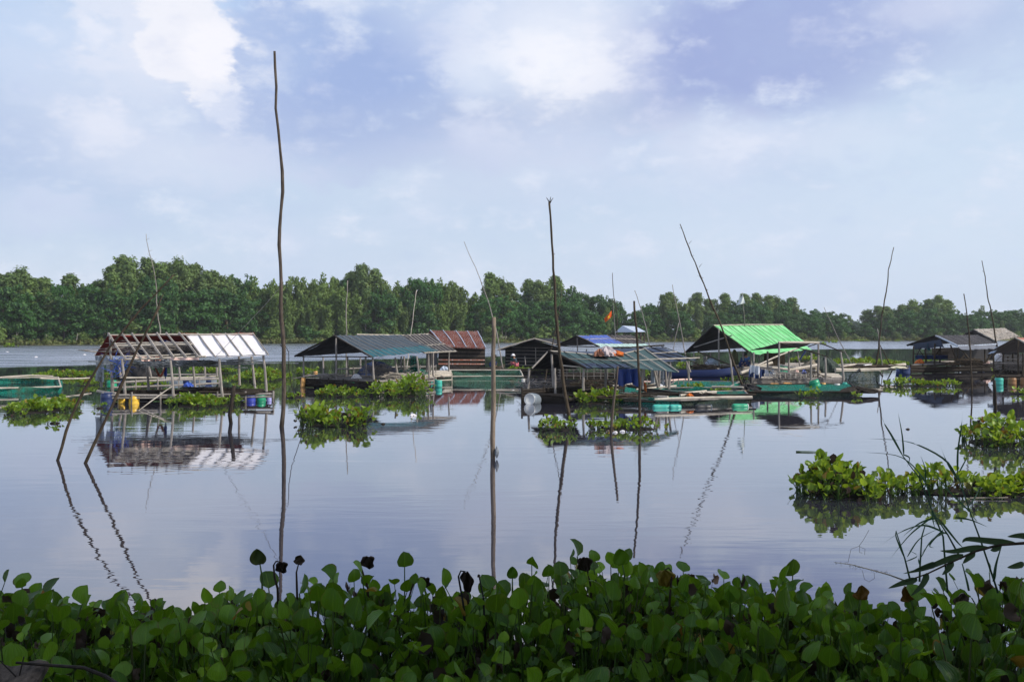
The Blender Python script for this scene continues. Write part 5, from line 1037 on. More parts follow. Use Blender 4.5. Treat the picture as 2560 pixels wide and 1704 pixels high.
# --- F2: navy tarp shelter ---
o = thing('floating_hut', 'ragged navy tarp shelter on a forked post behind the sage roof', 'floating hut', tuple(Gp(1690, 955)), 'floating huts and shelters')
rl, rr = W(1524, 872, 53), W(1656, 868, 55); fl, fr = W(1640, 906, 48), W(1742, 898, 50.5)
sheet(o, rl, rr, fr, fl, m_navy, 'navy_tarp', 16, 9, .06, .015, .03, ragged=.1); battens(o, rl, rr, fr, fl, 3, m_dark, .03, .55, 1, .03, .04); purlin(o, rl+Vector((0, 0, .06)), rr+Vector((.1, 0, .12)), m_dark, .05); purlin(o, lerp(rl, fl, .82)+Vector((0, 0, .05)), W(1749, 894, 50.3), m_pale, .035)
purlin(o, lerp(rl, fl, .5)+Vector((0, 0, .05)), lerp(rr, fr, .45)+Vector((0, 0, .05)), m_pale, .02)
posts(o, [(1722, 902, 1722, 950, 50), (1716, 903, 1726, 930, 50), (1676, 908, 1673, 958, 48.5), (1610, 905, 1610, 950, 50)], m_grey, .05); purlin(o, W(1726, 902, 50), W(1748, 911, 50), m_dark, .03, 'brace')
sheet(o, W(1395, 876, 55), W(1500, 880, 55), W(1525, 890, 50), W(1420, 884, 50), m_navy, 'navy_patch', 10, 3, .05, .01, .03)
# --- navy boat ---
boat(W(1610, 937, 62).xy.to_3d()+Vector((0, 0, .0)), W(1842, 937, 62).xy.to_3d(), 1.7, .62, m_boatb, 'long navy-blue boat moored between the sage and the green roofs', prow=.25)
# --- G: bright green roof ---
o = thing('floating_hut', 'large open hut under a bright green tarp gable roof', 'floating hut', tuple(Gp(1860, 935)), 'floating huts and shelters')
rl, rr = W(1784, 815, 66), W(1957, 813, 71.5); fl, fr = W(1871, 879, 61.5), W(2010, 852, 68.5); bl, br = W(1714, 880, 70), W(1880, 866, 76)
sheet(o, rl, rr, fr, fl, m_green, 'green_tarp', 26, 8, .05, .02, .02); sheet(o, rl, rr, br, bl, m_black, 'rear_roof', 14, 5, .04)
battens(o, rl, rr, fr, fl, 14, m_bamb, .013, 0.02, 1, .01, .03, jit=.018); purlin(o, rl+Vector((0, 0, .06)), rr+Vector((0, 0, .05)), m_pale, .045); purlin(o, rl, bl, m_dark, .06, 'gable_rafter'); purlin(o, rl, fl, m_dark, .06, 'gable_rafter'); purlin(o, W(1735, 868, 67), W(1830, 838, 64), m_grey, .04, 'brace')
sheet(o, W(1874, 876, 61.6), W(2018, 866, 66), W(2030, 872, 65), W(1900, 884, 60.5), m_green, 'green_awning', 18, 3, .08, .012, .03, ragged=.08)
purlin(o, W(1745, 879, 66), W(1848, 919, 62), m_bamb, .05, 'brace')
posts(o, [(1797, 822, 1798, 915, 65), (1734, 880, 1735, 925, 68), (1776, 880, 1776, 912, 72), (1858, 878, 1858, 920, 62.5), (1877, 880, 1877, 915, 64), (1992, 872, 2000, 915, 66), (1898, 880, 1898, 910, 70), (1760, 892, 1762, 920, 67), (1766, 890, 1765, 915, 73)], m_grey, .055); purlin(o, W(1998, 900, 66), W(2014, 876, 66), m_boatb, .06, 'brace')
mb = MB()
for i in range(26): x = 1911+i*2.0; mb.stick(W(x, 882, 68), W(x+random.uniform(-.5, .5), 914, 68), .035, n=5, bend=.004)
mb.build('bamboo_screen', m_bamb, o)
deck(o, Gp(1720, 928, .4), Gp(1990, 922, .4), Gp(2010, 908, .4), Gp(1760, 912, .4), m_grey, 10, .06); edge_rail(o, Gp(1790, 930, .3), Gp(2010, 924, .3), m_grey, .1, .5, 3, .07)
mb = MB(); mb.stick(W(1852, 932, 60), W(1930, 906, 62), .09); mb.stick(W(1895, 912, 60), W(1995, 870, 62), .05); mb.stick(W(1884, 914, 58), W(1975, 924, 58), .11); mb.stick(W(1970, 926, 57), W(2045, 912, 58), .10); mb.stick(W(1950, 912, 60), W(2040, 926, 58), .06); solo(mb, 'bamboo_pile', m_pale, 'criss-crossed thick bamboo poles on the green-roofed deck', 'wood pile')
# --- H: lean-to frame ---
o = thing('floating_shelter', 'open lean-to frame of bamboo with half a dark roof in front of the green hut', 'floating hut', tuple(Gp(1990, 966)), 'floating huts and shelters')
a, b = W(1946, 856, 51.5), W(2048, 857, 52.5); c1, c2 = W(1874, 874, 56), W(2020, 866, 58)
sheet(o, a, lerp(a, b, .8), lerp(c1, c2, .8), c1, m_slat, 'roof', 10, 4, .04); purlin(o, a, b, m_pale, .065); purlin(o, b, W(2110, 881, 50), m_bamb, .03, 'rafter'); purlin(o, a, W(2070, 892, 49), m_bamb, .03, 'rafter'); purlin(o, W(2020, 866, 52.5), b, m_bamb, .03, 'rafter')
posts(o, [(1948, 856, 1948, 954, 51), (2028, 882, 2027, 962, 50), (2046, 860, 2045, 941, 53), (2063, 890, 2064, 948, 51), (2101, 877, 2109, 949, 51), (1919, 878, 1919, 930, 56), (1972, 878, 1973, 938, 54), (1884, 880, 1884, 940, 52), (1823, 880, 1832, 962, 51)], m_grey, .055)
edge_rail(o, Gp(1880, 946, .4), Gp(2108, 946, .4), m_grey, .06, .42, 5, .06); deck(o, Gp(1885, 944, .42), Gp(2105, 943, .42), Gp(2095, 934, .4), Gp(1890, 934, .4), m_pale, 6, .05)
for i in range(11): x = 1885+i*13; purlin(o, W(x, 944, 50), W(x, 933, 50), m_pale, .025, 'stake')
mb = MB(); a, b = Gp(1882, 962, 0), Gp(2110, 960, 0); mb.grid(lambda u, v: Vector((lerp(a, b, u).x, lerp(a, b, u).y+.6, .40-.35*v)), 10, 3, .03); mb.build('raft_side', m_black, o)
drape(W(1874, 912, 50.5), W(1900, 915, 50.3), .42, cloth('grey_white_cloth', (.52, .54, .60), (.3, .32, .36)), 'cloth', 'grey-white cloth hung over the rail below the seated people', 'cloth', .05)
drape(W(1872, 922, 51), W(1912, 920, 51), .48, m_navycl, 'cloth', 'navy clothes hanging behind the grey-white cloth', 'cloth', .08)
heap(Gp(2062, 934, .35), (.85, .6, 1.0), 'net_heap', cloth('dark_green_net', (.035, .05, .04), (.02, .025, .02)), 'tall dark green net heap at the right of the lean-to frame', 'net'); heap(Gp(2036, 934, .35), (.75, .5, .8), 'net_heap', cloth('khaki_net', (.20, .17, .12), (.10, .08, .06)), 'khaki net heap left of the tall dark green one', 'net')
for (x, c_, lab) in ((1914, m_white, 'first pale bag from the left on the lean-to deck'), (1932, m_zinc, 'grey bag next to the first pale one on the lean-to deck'), (1991, m_pink, 'pinkish bag right of the tall lean-to post'), (2010, m_blue, 'small blue bag near the net heaps')): heap(Gp(x, 940, .42), (.18, .15, .32), 'bag', c_, lab, 'bag', lump=.6)
# net raft in front
netpen([Gp(1868, 990), Gp(2150, 990), Gp(2125, 968), Gp(1880, 972)], -.2, .20, 'green net pen with dark rails in front of the lean-to frame', mat=m_netdk, cover=m_net, top='sag', polemat=m_dark, r=.05)
heap(Gp(2140, 982, .1), (.75, .5, .25), 'net_heap', m_dark, 'dark wet net heap on the right tip of the pens', 'net', lump=.8); heap(Gp(1868, 978, .1), (.7, .5, .28), 'net_heap', m_black, 'black net heap at the foot of the leaning bamboo pole', 'net', lump=.8)
# front centre pens
t1 = netpen([Gp(1545, 1006), Gp(1700, 1012), Gp(1790, 992), Gp(1640, 984)], -.2, .18, 'front net pen of teal netting right of the hyacinth clump', top='sag', r=.038, polemat=m_grey)
t2 = netpen([Gp(1450, 990), Gp(1620, 994), Gp(1670, 974), Gp(1500, 974)], -.2, .18, 'net pen of teal netting below the sage-roofed raft', top='sag', r=.038, polemat=m_grey)
t3 = netpen([Gp(1700, 1012), Gp(1880, 1006), Gp(1860, 986), Gp(1760, 988)], -.2, .18, 'right-hand teal net pen beside the amber drum', mat=m_netdk, cover=m_net, top='sag', r=.038, polemat=m_grey)
t4 = netpen([Gp(1660, 978), Gp(1820, 978), Gp(1850, 962), Gp(1690, 960)], -.1, .18, 'rear teal net pen holding hyacinth tufts', top='sag', r=.038, polemat=m_grey)
t = thing('bamboo_walkway', 'loose long bamboos laid across the front net pens', 'walkway', tuple(Gp(1680, 1000, .3)))
for (x0, y0, z0_, x1, y1, z1_, r, m_) in ((1520, 985, .3, 1670, 992, .3, .05, m_pale), (1636, 998, .3, 1880, 992, .3, .055, m_pale), (1570, 965, .35, 1770, 992, .32, .06, m_dark), (1590, 973, .3, 1690, 964, .35, .04, m_pale), (1690, 985, .35, 1765, 977, .35, .05, m_pale), (1700, 988, .33, 1790, 979, .33, .045, m_pale), (1780, 966, .35, 1858, 968, .35, .05, m_pale), (1770, 987, .3, 1890, 986, .3, .045, m_dark), (1600, 975, .3, 1700, 988, .3, .05, m_dark), (1560, 1002, .2, 1640, 1004, .2, .04, m_dark)):
    mb = MB(); mb.stick(Gp(x0, y0, z0_), Gp(x1, y1, z1_), r, bend=.006, seg=7); mb.build('bamboo', m_, t)
# --- right bamboo raft ---
t = thing('bamboo_raft', 'pale bamboo raft with sagging net walls between the lean-to and the right-hand hut', 'raft', tuple(Gp(2180, 938)))
for (x0, y0, z0_, x1, y1, z1_, r, m_) in ((2088, 924, .62, 2235, 922, .62, .10, m_pale), (2088, 929, .5, 2200, 927, .52, .07, m_pale), (2086, 918, .6, 2200, 916, .6, .06, m_bamb), (2090, 912, .6, 2180, 909, .6, .05, m_grey), (2100, 917, .62, 2140, 910, .7, .06, m_pale), (2160, 914, .65, 2178, 913, .65, .08, m_white), (2195, 919, .6, 2262, 911, .75, .11, m_pale), (2255, 920, .6, 2270, 918, .65, .09, m_pale), (2140, 916, .6, 2150, 928, .6, .06, m_dark), (2195, 916, .6, 2206, 940, .3, .05, m_dark), (2130, 912, .6, 2190, 922, .62, .06, m_dark)):
    mb = MB(); mb.stick(Gp(x0, y0, z0_), Gp(x1, y1, z1_), r, bend=.006, seg=7); mb.build('bamboo', m_, t)
mb = MB(); a, b = Gp(2090, 928, .55), Gp(2200, 926, .55); mb.grid(lambda u, v: lerp(a, b, u)+Vector((0, .1*math.sin(u*9), -.6*v)), 14, 4, .005); mb.build('net_wall', m_netdk, t)
drape(Gp(2240, 922, .65), Gp(2258, 921, .65), .55, m_navycl, 'cloth', 'navy cloth with green scrap hanging off the raft end', 'cloth', .12); heap(Gp(2246, 920, .68), (.5, .3, .12), 'cloth', cloth('cream_cloth', (.55, .52, .38), (.4, .36, .25)), 'cream cloth folded over the raft end above the navy cloth', 'cloth')
# --- J: dark right-hand hut ---
o = thing('floating_hut', 'dark gabled hut with rough grey roof and wooden braces at right', 'floating hut', tuple(Gp(2380, 930)), 'floating huts and shelters')
rl, rr = W(2339, 839, 71), W(2436, 842, 76); fl, fr = W(2393, 864, 67), W(2490, 860, 71); bl, br = W(2268, 863, 74), W(2370, 858, 80)
rr = W(2440, 838, 75)
sheet(o, rl, rr, fr, fl, m_slat, 'roof', 20, 7, .04, .02, .02); battens(o, rl, rr, fr, fl, 16, m_grey, .022, 0, 1, .01, .03, jit=.02); sheet(o, rl, rr, br, bl, m_black, 'rear_roof', 12, 5, .03); purlin(o, rl, fl, m_zinc, .06, 'gable_rafter'); purlin(o, rl, bl, m_dark, .07, 'gable_rafter'); purlin(o, fl, fr, m_zinc, .05)
sheet(o, fl, fr, W(2488, 872, 70), W(2408, 874, 66.5), cloth('grey_plastic_eave', (.13, .14, .17), (.07, .075, .09)), 'plastic_eave', 16, 3, .06, .01, .02, ragged=.1)
sheet(o, lerp(bl, rl, .2)+Vector((0, -.1, -.05)), lerp(rl, fl, .2)+Vector((0, -.1, -.1)), W(2362, 868, 69.5), W(2290, 872, 73), m_navy, 'gable_rag', 12, 4, .1, .01, .03, ragged=.25)
posts(o, [(2284, 865, 2283, 910, 72), (2337, 858, 2336, 910, 70.5), (2314, 866, 2315, 908, 72), (2351, 866, 2350, 908, 74), (2394, 872, 2394, 906, 68), (2462, 872, 2463, 906, 70), (2376, 862, 2396, 908, 67.5), (2406, 876, 2430, 907, 67.5), (2410, 888, 2395, 906, 67.3), (2478, 886, 2465, 904, 69)], m_bamb, .06)
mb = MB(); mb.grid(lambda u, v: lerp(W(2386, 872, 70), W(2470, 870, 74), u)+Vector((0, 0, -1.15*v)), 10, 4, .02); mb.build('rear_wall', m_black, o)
mb = MB(); mb.grid(lambda u, v: lerp(W(2330, 870, 84), W(2400, 868, 84), u)+Vector((0, 0, -1.0*v)), 4, 4, .02); mb.build('rear_wall', m_dark, o)
purlin(o, W(2284, 884, 72), W(2372, 884, 70.5), m_dark, .035, 'rail'); purlin(o, W(2350, 880, 74), W(2372, 881, 74), m_dark, .03, 'rail'); purlin(o, W(2296, 870, 72), W(2312, 896, 72), m_dark, .03, 'brace'); purlin(o, W(2302, 868, 72), W(2290, 892, 72), m_dark, .03, 'brace'); purlin(o, W(2340, 886, 71), W(2352, 870, 71), m_dark, .05, 'brace')
mb = MB(); mb.grid(lambda u, v: lerp(W(2288, 887, 73), W(2370, 887, 72), u)+Vector((0, .05*math.sin(u*20), -.32*v)), 10, 2, .01); mb.build('navy_screen', m_navycl, o)
deck(o, Gp(2275, 914, .55), Gp(2480, 910, .55), Gp(2500, 902, .55), Gp(2310, 904, .55), m_grey, 9, .06); edge_rail(o, Gp(2276, 916, .5), Gp(2482, 912, .5), m_dark, .1, .55, 5, .07)
drape(W(2318, 858, 71.5), W(2326, 858, 71.5), .5, m_teal, 'cloth', 'teal rag hanging in the open gable of the right-hand hut', 'cloth'); heap(Gp(2466, 909, .6), (.25, .2, .22), 'bag', m_pink, 'pale bag on the right end of the right-hand hut deck', 'bag')
# --- K: thatched roof ---
o = thing('floating_hut', 'hut with pale shaggy thatched roof behind the right-hand huts', 'floating hut', tuple(Gp(2480, 915)), 'floating huts and shelters')
rl, rr = W(2434, 827, 86), W(2512, 824, 92); fl, fr = W(2488, 856, 81), W(2548, 845, 86); bl, br = W(2398, 844, 89), W(2460, 840, 96)
for i in range(7):
    t0_, t1_ = i/7, (i+1.35)/7; t1_ = min(t1_, 1.02); up_ = Vector((0, 0, .03*(7-i)*.3))
    sheet(o, lerp(rl, fl, t0_)+Vector((0, 0, .10)), lerp(rr, fr, t0_)+Vector((0, 0, .10)), lerp(rr, fr, t1_)+Vector((0, 0, .14)), lerp(rl, fl, t1_)+Vector((0, 0, .14)), m_thatch, 'thatch_course', 44, 2, .02, .07, .035, ragged=.18)
sheet(o, rl, rr, br, bl, m_dark, 'rear_roof', 10, 3, .03); purlin(o, rl, bl, m_dark, .1, 'gable_rafter'); purlin(o, rl, fl, m_dark, .12, 'gable_rafter')
mb = MB(); mb.add([rl+Vector((.1, .3, -.1)), bl+Vector((.3, .3, -.1)), fl+Vector((-.1, .3, -.1)), ], [(0, 1, 2)]); mb.build('gable', m_dark, o)
posts(o, [(2405, 848, 2405, 905, 88), (2489, 858, 2489, 905, 81.5), (2546, 848, 2546, 905, 86)], m_dark, .08)
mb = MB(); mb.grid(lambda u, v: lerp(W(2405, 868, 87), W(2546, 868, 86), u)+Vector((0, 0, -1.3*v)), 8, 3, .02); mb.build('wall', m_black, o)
# --- L: hut cut by the right edge ---
o = thing('floating_hut', 'dark open hut with red-brown gable roof cut by the right edge', 'floating hut', tuple(Gp(2540, 955)), 'floating huts and shelters')
rl, rr = W(2540, 845, 58), W(2640, 842, 62); fl, fr = W(2600, 875, 55), W(2700, 870, 58); bl, br = W(2469, 883, 59), W(2580, 878, 64)
sheet(o, rl, rr, fr, fl, m_rust, 'roof', 12, 5, .03); sheet(o, rl, rr, br, bl, m_brnsheet, 'rear_roof', 12, 5, .03); purlin(o, rl, bl, m_brown, .05, 'gable_rafter'); purlin(o, rl, fl, m_pale, .05, 'gable_rafter'); purlin(o, lerp(rl, bl, .08)-Vector((0, 0, .15)), bl-Vector((0, 0, .08)), m_brown, .04, 'gable_rafter')
sheet(o, W(2502, 864, 58.7), W(2488, 868, 58.9), W(2469, 884, 58.8), W(2486, 880, 58.6), m_zinc, 'plastic_flap', 5, 4, .04, .01, .02)
posts(o, [(2546, 850, 2546, 938, 57), (2484, 884, 2484, 935, 58), (2508, 884, 2508, 930, 59), (2532, 884, 2532, 935, 60), (2557, 882, 2557, 936, 56), (2572, 880, 2572, 940, 56), (2499, 886, 2499, 930, 62), (2520, 890, 2520, 930, 62)], m_bamb, .05)
purlin(o, W(2510, 897, 58), W(2600, 897, 58), m_grey, .03, 'rail'); purlin(o, W(2475, 908, 58.5), W(2600, 910, 58.5), m_grey, .05, 'rail'); purlin(o, W(2480, 946, 56), W(2515, 922, 57), m_bamb, .035, 'brace'); purlin(o, W(2544, 906, 57), W(2558, 888, 57), m_grey, .03, 'brace')
edge_rail(o, Gp(2500, 945, .3), Gp(2610, 945, .3), m_dark, .05, .4, 5, .07); deck(o, Gp(2490, 940, .4), Gp(2610, 940, .4), Gp(2600, 926, .4), Gp(2485, 926, .4), m_dark, 9, .06)
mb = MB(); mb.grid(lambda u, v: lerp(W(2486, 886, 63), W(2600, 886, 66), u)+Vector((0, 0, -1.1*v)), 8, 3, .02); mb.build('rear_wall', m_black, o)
heap(W(2498, 903, 60.5), (.28, .2, .5), 'bag', m_white, 'white sack inside the hut at the right edge', 'bag', lump=.5)
# clutter on the rafts
for (px, py, z, sz, n_, r_, mt_, lab) in ((1330, 965, .5, (.9, .6, .35), 70, .012, m_grey, 'grey net tangle on the black left end of the sage-roofed raft'), (1480, 960, .5, (1.2, .6, .3), 60, .012, m_bamb, 'brown rope tangle on the deck below the sage roof'), (1975, 938, .6, (1.4, .4, .3), 80, .014, m_grey, 'grey rope and net tangle on the lean-to deck'), (2020, 940, .5, (.8, .4, .3), 50, .016, m_dark, 'dark rope tangle beside the net heaps of the lean-to'), (1760, 915, .7, (1.4, .6, .25), 60, .016, m_dark, 'dark gear piled on the left deck of the green-roofed hut'), (2425, 905, .8, (1.6, .6, .3), 70, .02, m_bamb, 'brown gear tangle on the deck of the dark right-hand hut'), (2530, 915, .8, (1.2, .6, .4), 70, .016, m_grey, 'grey gear tangle inside the hut at the right edge'), (1700, 985, .35, (1.8, .5, .08), 60, .014, m_dark, 'dark weed and rope over the front net pens'), (1560, 990, .3, (1.4, .4, .08), 50, .014, m_bamb, 'brown weed caught on the left front net pen'), (820, 940, .6, (1.4, .5, .2), 50, .014, m_grey, 'grey rope tangle on the left deck of the teal-roofed hut'), (1010, 940, .6, (1.2, .4, .3), 60, .014, m_pale, 'pale stick and rope tangle on the right deck of the teal-roofed hut'), (540, 972, .4, (1.4, .4, .1), 50, .014, m_dark, 'dark rope tangle on the right deck of the white-roofed hut'), (340, 985, .3, (.6, .3, .2), 40, .014, m_dark, 'dark rope bundle above the yellow drums'), (2200, 916, .75, (1.8, .4, .12), 60, .02, m_bamb, 'brown stick tangle on the pale bamboo raft')):
    tangle(Gp(px, py, z), sz, n_, r_, mt_, 'rope_tangle', lab, 'rope')
for (px, py, z, s_, mt_, lab) in ((1650, 968, .3, .16, m_white, 'white foam scrap on the rear net pen'), (1725, 990, .3, .12, m_orange, 'small orange scrap on the front net pens'), (470, 966, .4, .2, m_blue, 'small blue bag on the deck of the white-roofed hut'), (890, 945, .5, .22, m_white, 'white sack on the deck of the teal-roofed hut'), (1110, 925, .55, .25, m_zinc, 'grey sack beside the battened slate roof post'), (2300, 908, .6, .3, m_orange, 'faded orange bundle on the left deck of the right-hand hut'), (2440, 907, .6, .25, m_navycl, 'navy bundle on the right-hand hut deck')):
    heap(Gp(px, py, z), (s_, s_*.7, s_*.9), 'bag', mt_, lab, 'bag', lump=.6)
# ---------------- flags ----------------
def flag(polepts, d, corners, mat, label, star=False, pr=.03, plab=None):
    t = thing('flag', label, 'flag', tuple(W(*polepts[-1], d)), 'flags'); mb = MB(); mb.tube([W(x, y, d) for x, y in polepts], [pr*(.5+.5*i/(len(polepts)-1)) for i in range(len(polepts))], 6); mb.build('pole', m_tr, t, True)
    q = [W(x, y, d-.05) for x, y in corners]; mb = MB(); fn = lambda u, v, k=0.: lerp(lerp(q[0], q[1], u), lerp(q[3], q[2], u), v)+Vector((0, .08*math.sin(u*7+v*2)-k, 0)); mb.grid(fn, 10, 6, .004); f_ = mb.build('cloth', mat, t)
    if star:
        mb = MB(); vs = []
        for i in range(10): r = (.30, .12)[i % 2]; a = math.pi/2+i*math.pi/5; vs.append(fn(.5+r*.75*math.cos(a), .5-r*math.sin(a), .05 if False else .03))
        vs.append(fn(.5, .5, .035)); mb.add(vs, [(10, i, (i+1) % 10) for i in range(10)]); mb.build('star', MT('flag_yellow', .7).col((.85, .62, .03)).m, t)
    return t
flag([(1532, 748), (1535, 790), (1538, 830), (1542, 868)], 66, [(1511, 796), (1529, 776), (1530, 790), (1513, 806)], cloth('flag_orange_red', (.75, .14, .03), (.55, .09, .02), .3, .7, transl=.3), 'orange-red flag with a yellow star on a pale pole above the blue roof', True)
flag([(1856, 731), (1858, 765), (1861, 790), (1862, 816)], 68, [(1856, 736), (1857, 737), (1864, 757), (1841, 763)], cloth('flag_white', (.75, .76, .78), (.6, .62, .66), .3, .7, transl=.3), 'white pennant hanging on a pole above the green roof')
# small litter afloat
def litter(px, py, s, mat, label, name='litter', cat='litter'): heap(Gp(px, py, 0), (s, s*.6, s*.7), name, mat, label, cat, lump=.7)
litter(1539, 1081, .06, m_white, 'white plastic scrap at the front of the long thin islet, left one'); litter(1557, 1079, .07, m_white, 'white plastic bag at the front of the long thin islet, right one', 'plastic_bag', 'bag'); litter(1513, 1006, .10, m_white, 'white foam lump in the clump before the sage-roofed raft'); litter(1032, 1039, .10, m_white, 'white foam flakes adrift right of the low islet')
litter(958, 1060, .06, m_brown, 'brown floating leaf right of the low islet', 'floating_leaf', 'leaf'); litter(680, 1028, .05, m_dark, 'dark floating scrap left of the low islet'); litter(2270, 1073, .05, m_brown, 'small brown drift scrap in open water at right')
mb = MB(); a, b = Gp(1990, 1128, .015), Gp(2068, 1130, .015); mb.stick(a, b, .018, .01, n=6); mb.lathe(lerp(a, b, .72)-Vector((.02, 0, 0)), [(.01, 0), (.03, .03), (.03, .06), (.01, .09)], 8, b-a); solo(mb, 'floating_stalk', LS, 'green cut stalk floating alone right of centre', 'stalk', smooth=True)
mb = MB(); a, b = Gp(2425, 1244, .02), Gp(2520, 1243, .03); mb.stick(a, b, .012, .008); solo(mb, 'floating_stick', m_pale, 'thin pale stick lying at the front of the near hyacinth raft', 'stick')
for i, (x, y, lab) in enumerate(((19, 880, 'white float in the far water at the left edge, leftmost of three'), (90, 893, 'white float in the far water, second of three from left'), (211, 887, 'white float in the far water just left of the open hut'))): litter(x, y, .16, m_white, lab, 'float_buoy', 'float')
litter(648, 858.5, 1.0, m_pale, 'pale boat drawn up on the far bank right of the white roof', 'small_boat', 'boat')
# ---------------- people ----------------
def figure(name, label, joints, root, mats, hat=None, clothes=()):
    """joints: name -> (xyz, radius, parent)"""
    def skin(nm, js, mat, parent=None, sub=1):
        idx = {k: i for i, k in enumerate(js)}; o0 = root
        me = bpy.data.meshes.new(nm); me.from_pydata([tuple(Vector(js[k][0])) for k in js], [(idx[js[k][2]], idx[k]) for k in js if js[k][2] in idx], []); ob = link(bpy.data.objects.new(nm, me))
        md = ob.modifiers.new('skin', 'SKIN'); md.use_smooth_shade = True
        for k in js: v = me.skin_vertices[0].data[idx[k]]; v.radius = (js[k][1], js[k][1]); 
        for i, k in enumerate(js): me.skin_vertices[0].data[i].use_root = (i == 0)
        s_ = ob.modifiers.new('sub', 'SUBSURF'); s_.levels = s_.render_levels = sub; me.materials.append(mat)
        if parent is not None: ob.parent = parent
        return ob
    body = skin(name, joints, m_skin); body.location = root; ORG[body.name] = Vector(root); props(body, label, 'person', 'people on the rafts')
    for (nm, js, mat) in clothes: skin(nm, js, mat, body)
    hd = Vector(joints['head'][0]); mb = MB(); r = .105
    if hat: mb.lathe(Vector(root)+hd+Vector((0, 0, .045)), [(.19, -.03), (.20, -.015), (.115, .01), (.105, .07), (.08, .11), (.02, .125)], 18); mb.build('hat', hat, body, True)
    hb = MB(); hb.lathe(Vector(root)+hd+Vector((.0, .0, -.07)), [(.06, -.03), (.115, .02), (.122, .09), (.10, .16), (.04, .20)], 14); hb.build('hair', m_hair, body, True)
    fb = MB()
    f0 = Vector(root)+hd+joints['head'][3] if len(joints['head']) > 3 else None
    if f0 is not None: fb.lathe(f0, [(.018, 0), (.012, .02), (.004, .035)], 8, joints['head'][3]); fb.build('nose', m_skin, body, True)
    return body
def seated(face, lean=0., arms=(.35, -.1)):
    fx, fy = math.cos(face), math.sin(face); sx, sy = -fy, fx
    def q(f, s, z): return (fx*f+sx*s, fy*f+sy*s, z)
    J = {'pelvis': (q(0, 0, .14), .13, None), 'belly': (q(.03+lean*.2, 0, .30), .12, 'pelvis'), 'chest': (q(.06+lean*.5, 0, .48), .14, 'belly'), 'neck': (q(.08+lean*.8, 0, .62), .055, 'chest'), 'head': (q(.12+lean, 0, .76), .10, 'neck', Vector(q(.10, 0, 0))), 'crown': (q(.11+lean, 0, .86), .075, 'head')}
    for s, nm in ((1, 'l'), (-1, 'r')):
        J['sh'+nm] = (q(.06+lean*.55, s*.18, .55), .055, 'chest'); J['el'+nm] = (q(.14+lean*.4, s*.24, .33), .042, 'sh'+nm); J['wr'+nm] = (q(arms[0], s*.14, .30+arms[1]), .028, 'el'+nm); J['pa'+nm] = (q(arms[0]+.06, s*.12, .29+arms[1]), .030, 'wr'+nm)
        for i, (dy_, ln2) in enumerate(((-.03, .06), (-.012, .075), (.008, .078), (.028, .068))): J['fi%d%s' % (i, nm)] = (q(arms[0]+.06+ln2, s*.12+dy_, .27+arms[1]), .009, 'pa'+nm)
        J['th'+nm] = (q(arms[0]+.08, s*.12-s*.05, .30+arms[1]), .010, 'wr'+nm)
        J['hip'+nm] = (q(.04, s*.10, .13), .10, 'pelvis'); J['kn'+nm] = (q(.36, s*.20, .36), .065, 'hip'+nm); J['an'+nm] = (q(.28, s*.14, .04), .042, 'kn'+nm); J['ft'+nm] = (q(.42, s*.14, .02), .035, 'an'+nm)
    sh = {k: (J[k][0], J[k][1]*1.18+.006, J[k][2]) for k in ('pelvis', 'belly', 'chest', 'shl', 'shr', 'ell', 'elr')}; pn = {k: (J[k][0], J[k][1]*1.15+.006, J[k][2]) for k in ('pelvis', 'hipl', 'hipr', 'knl', 'knr', 'anl', 'anr')}
    return J, sh, pn
def person(px, py, z, d, face, label, shirt, trousers, lean=0., arms=(.35, -.1), hat=None, name='person'):
    p = W(px, py, d); p.z = z; J, sh, pn = seated(face, lean, arms); return figure(name, label, J, tuple(p), None, hat, (('shirt', sh, shirt), ('trousers', pn, trousers)))
person(1291, 918, .42, 70, 2.6, 'person in white sun hat, dark shirt and pink trousers squatting by the black hut', cloth('dark_shirt', (.025, .04, .055), (.02, .03, .04)), cloth('pink_trousers', (.45, .13, .15), (.3, .08, .1)), .16, (.5, -.1), m_white)
person(1228, 918, .35, 72, .3, 'person in dark clothes crouching between the rusty and the black hut', m_navycl, m_navycl, .2)
person(1868, 905, .72, 62.5, -2.4, 'dark-haired person in blue shirt seated under the green roof', cloth('blue_shirt', (.05, .12, .28), (.03, .07, .18)), m_navycl, .05)
person(1852, 908, .62, 63.5, -.6, 'smaller figure in dark blue seated left of the blue-shirted person', m_navycl, m_navycl, .12)
mb = MB(); heap(W(1836, 912, 66), (.30, .25, 1.0), 'net_heap', cloth('olive_net', (.10, .10, .05), (.05, .05, .03)), 'olive net hanging in a cone under the green roof', 'net', lump=.3)
heap(W(1780, 916, 68), (.55, .4, .55), 'white_sack', m_zinc, 'pale grey sack under the left side of the green roof', 'sack', lump=.4)
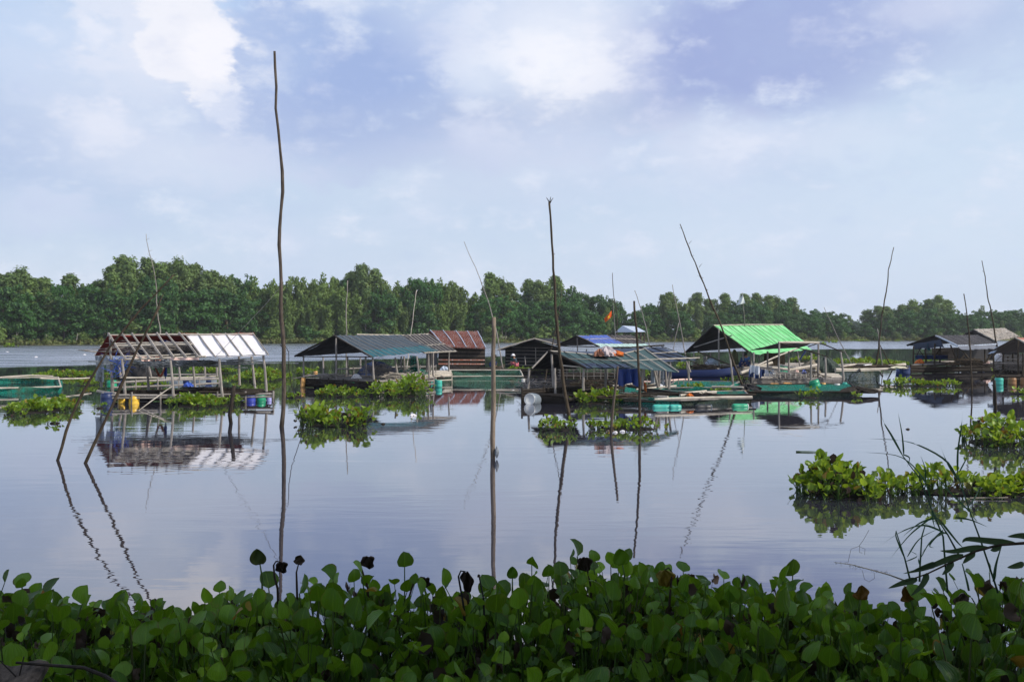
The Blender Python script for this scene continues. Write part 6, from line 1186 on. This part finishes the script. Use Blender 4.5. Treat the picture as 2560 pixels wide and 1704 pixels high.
drape(W(1276, 895, 70.5), W(1283, 893, 70.3), .75, m_net, 'hand_net', 'pale green net held up left of the person in the white hat', 'net', .08)
# ---------------- trees beside and behind the camera, out of the frame: they shade the near bank ----------------
def near_tree(x, y, h, rad, z0, label, n=95):
    t = thing('broadleaf_tree', label, 'tree', (x, y, .9), 'shade trees on the near bank'); mb = MB(); mb.tube([(x, y, .7), (x+.2, y, 3), (x-.1, y+.3, h*.6), (x, y, h*.85)], [.28, .22, .15, .05], 8); V = []
    for i in range(n):
        a = random.uniform(0, 6.3); q = random.random()**.5; tt = random.random(); pr = math.sqrt(max(.05, 1-abs(tt-.45)**2*2.6)); c0 = (math.cos(a)*rad*q*pr, math.sin(a)*rad*q*pr, z0-.9+(h-z0)*tt); V.append(cards(c0, (1.0, 1.0, .75), 130, .17))
        if i % 6 == 0: mb.tube([(x, y, 2.5), (x+c0[0]*.5, y+c0[1]*.5, .9+c0[2]*.75), (x+c0[0], y+c0[1], .9+c0[2])], [.09, .05, .02], 5)
    mb.build('trunk', m_trd, t, True); o = link(bpy.data.objects.new('crown', cardmesh('crown', V, L_brd))); o.parent = t
near_tree(11.2, .5, 14.5, 5.6, 1.6, 'big shade tree on the near bank to the right of the camera', 190)
near_tree(3, -5.5, 11, 5, 2.5, 'shade tree standing right behind the camera', 90)
near_tree(-7, -4.5, 10, 4.5, 2, 'shade tree on the near bank behind and left of the camera', 80)
# ---------------- air ----------------
mb = MB(); mb.box((0, 0, 0), (1, 1, 1)); hz = mb.build('haze', [])
hz.location = (0, 620, 19); hz.scale = (3400, 1900, 44)
hm = bpy.data.materials.new('haze'); hm.use_nodes = True; hm.node_tree.nodes.clear(); pv = hm.node_tree.nodes.new('ShaderNodeVolumePrincipled'); ho = hm.node_tree.nodes.new('ShaderNodeOutputMaterial')
pv.inputs['Density'].default_value = .00018; pv.inputs['Color'].default_value = (.92, .95, 1, 1); pv.inputs['Anisotropy'].default_value = .2
hm.node_tree.links.new(pv.outputs[0], ho.inputs['Volume']); hz.data.materials.append(hm); props(hz, kind='stuff')
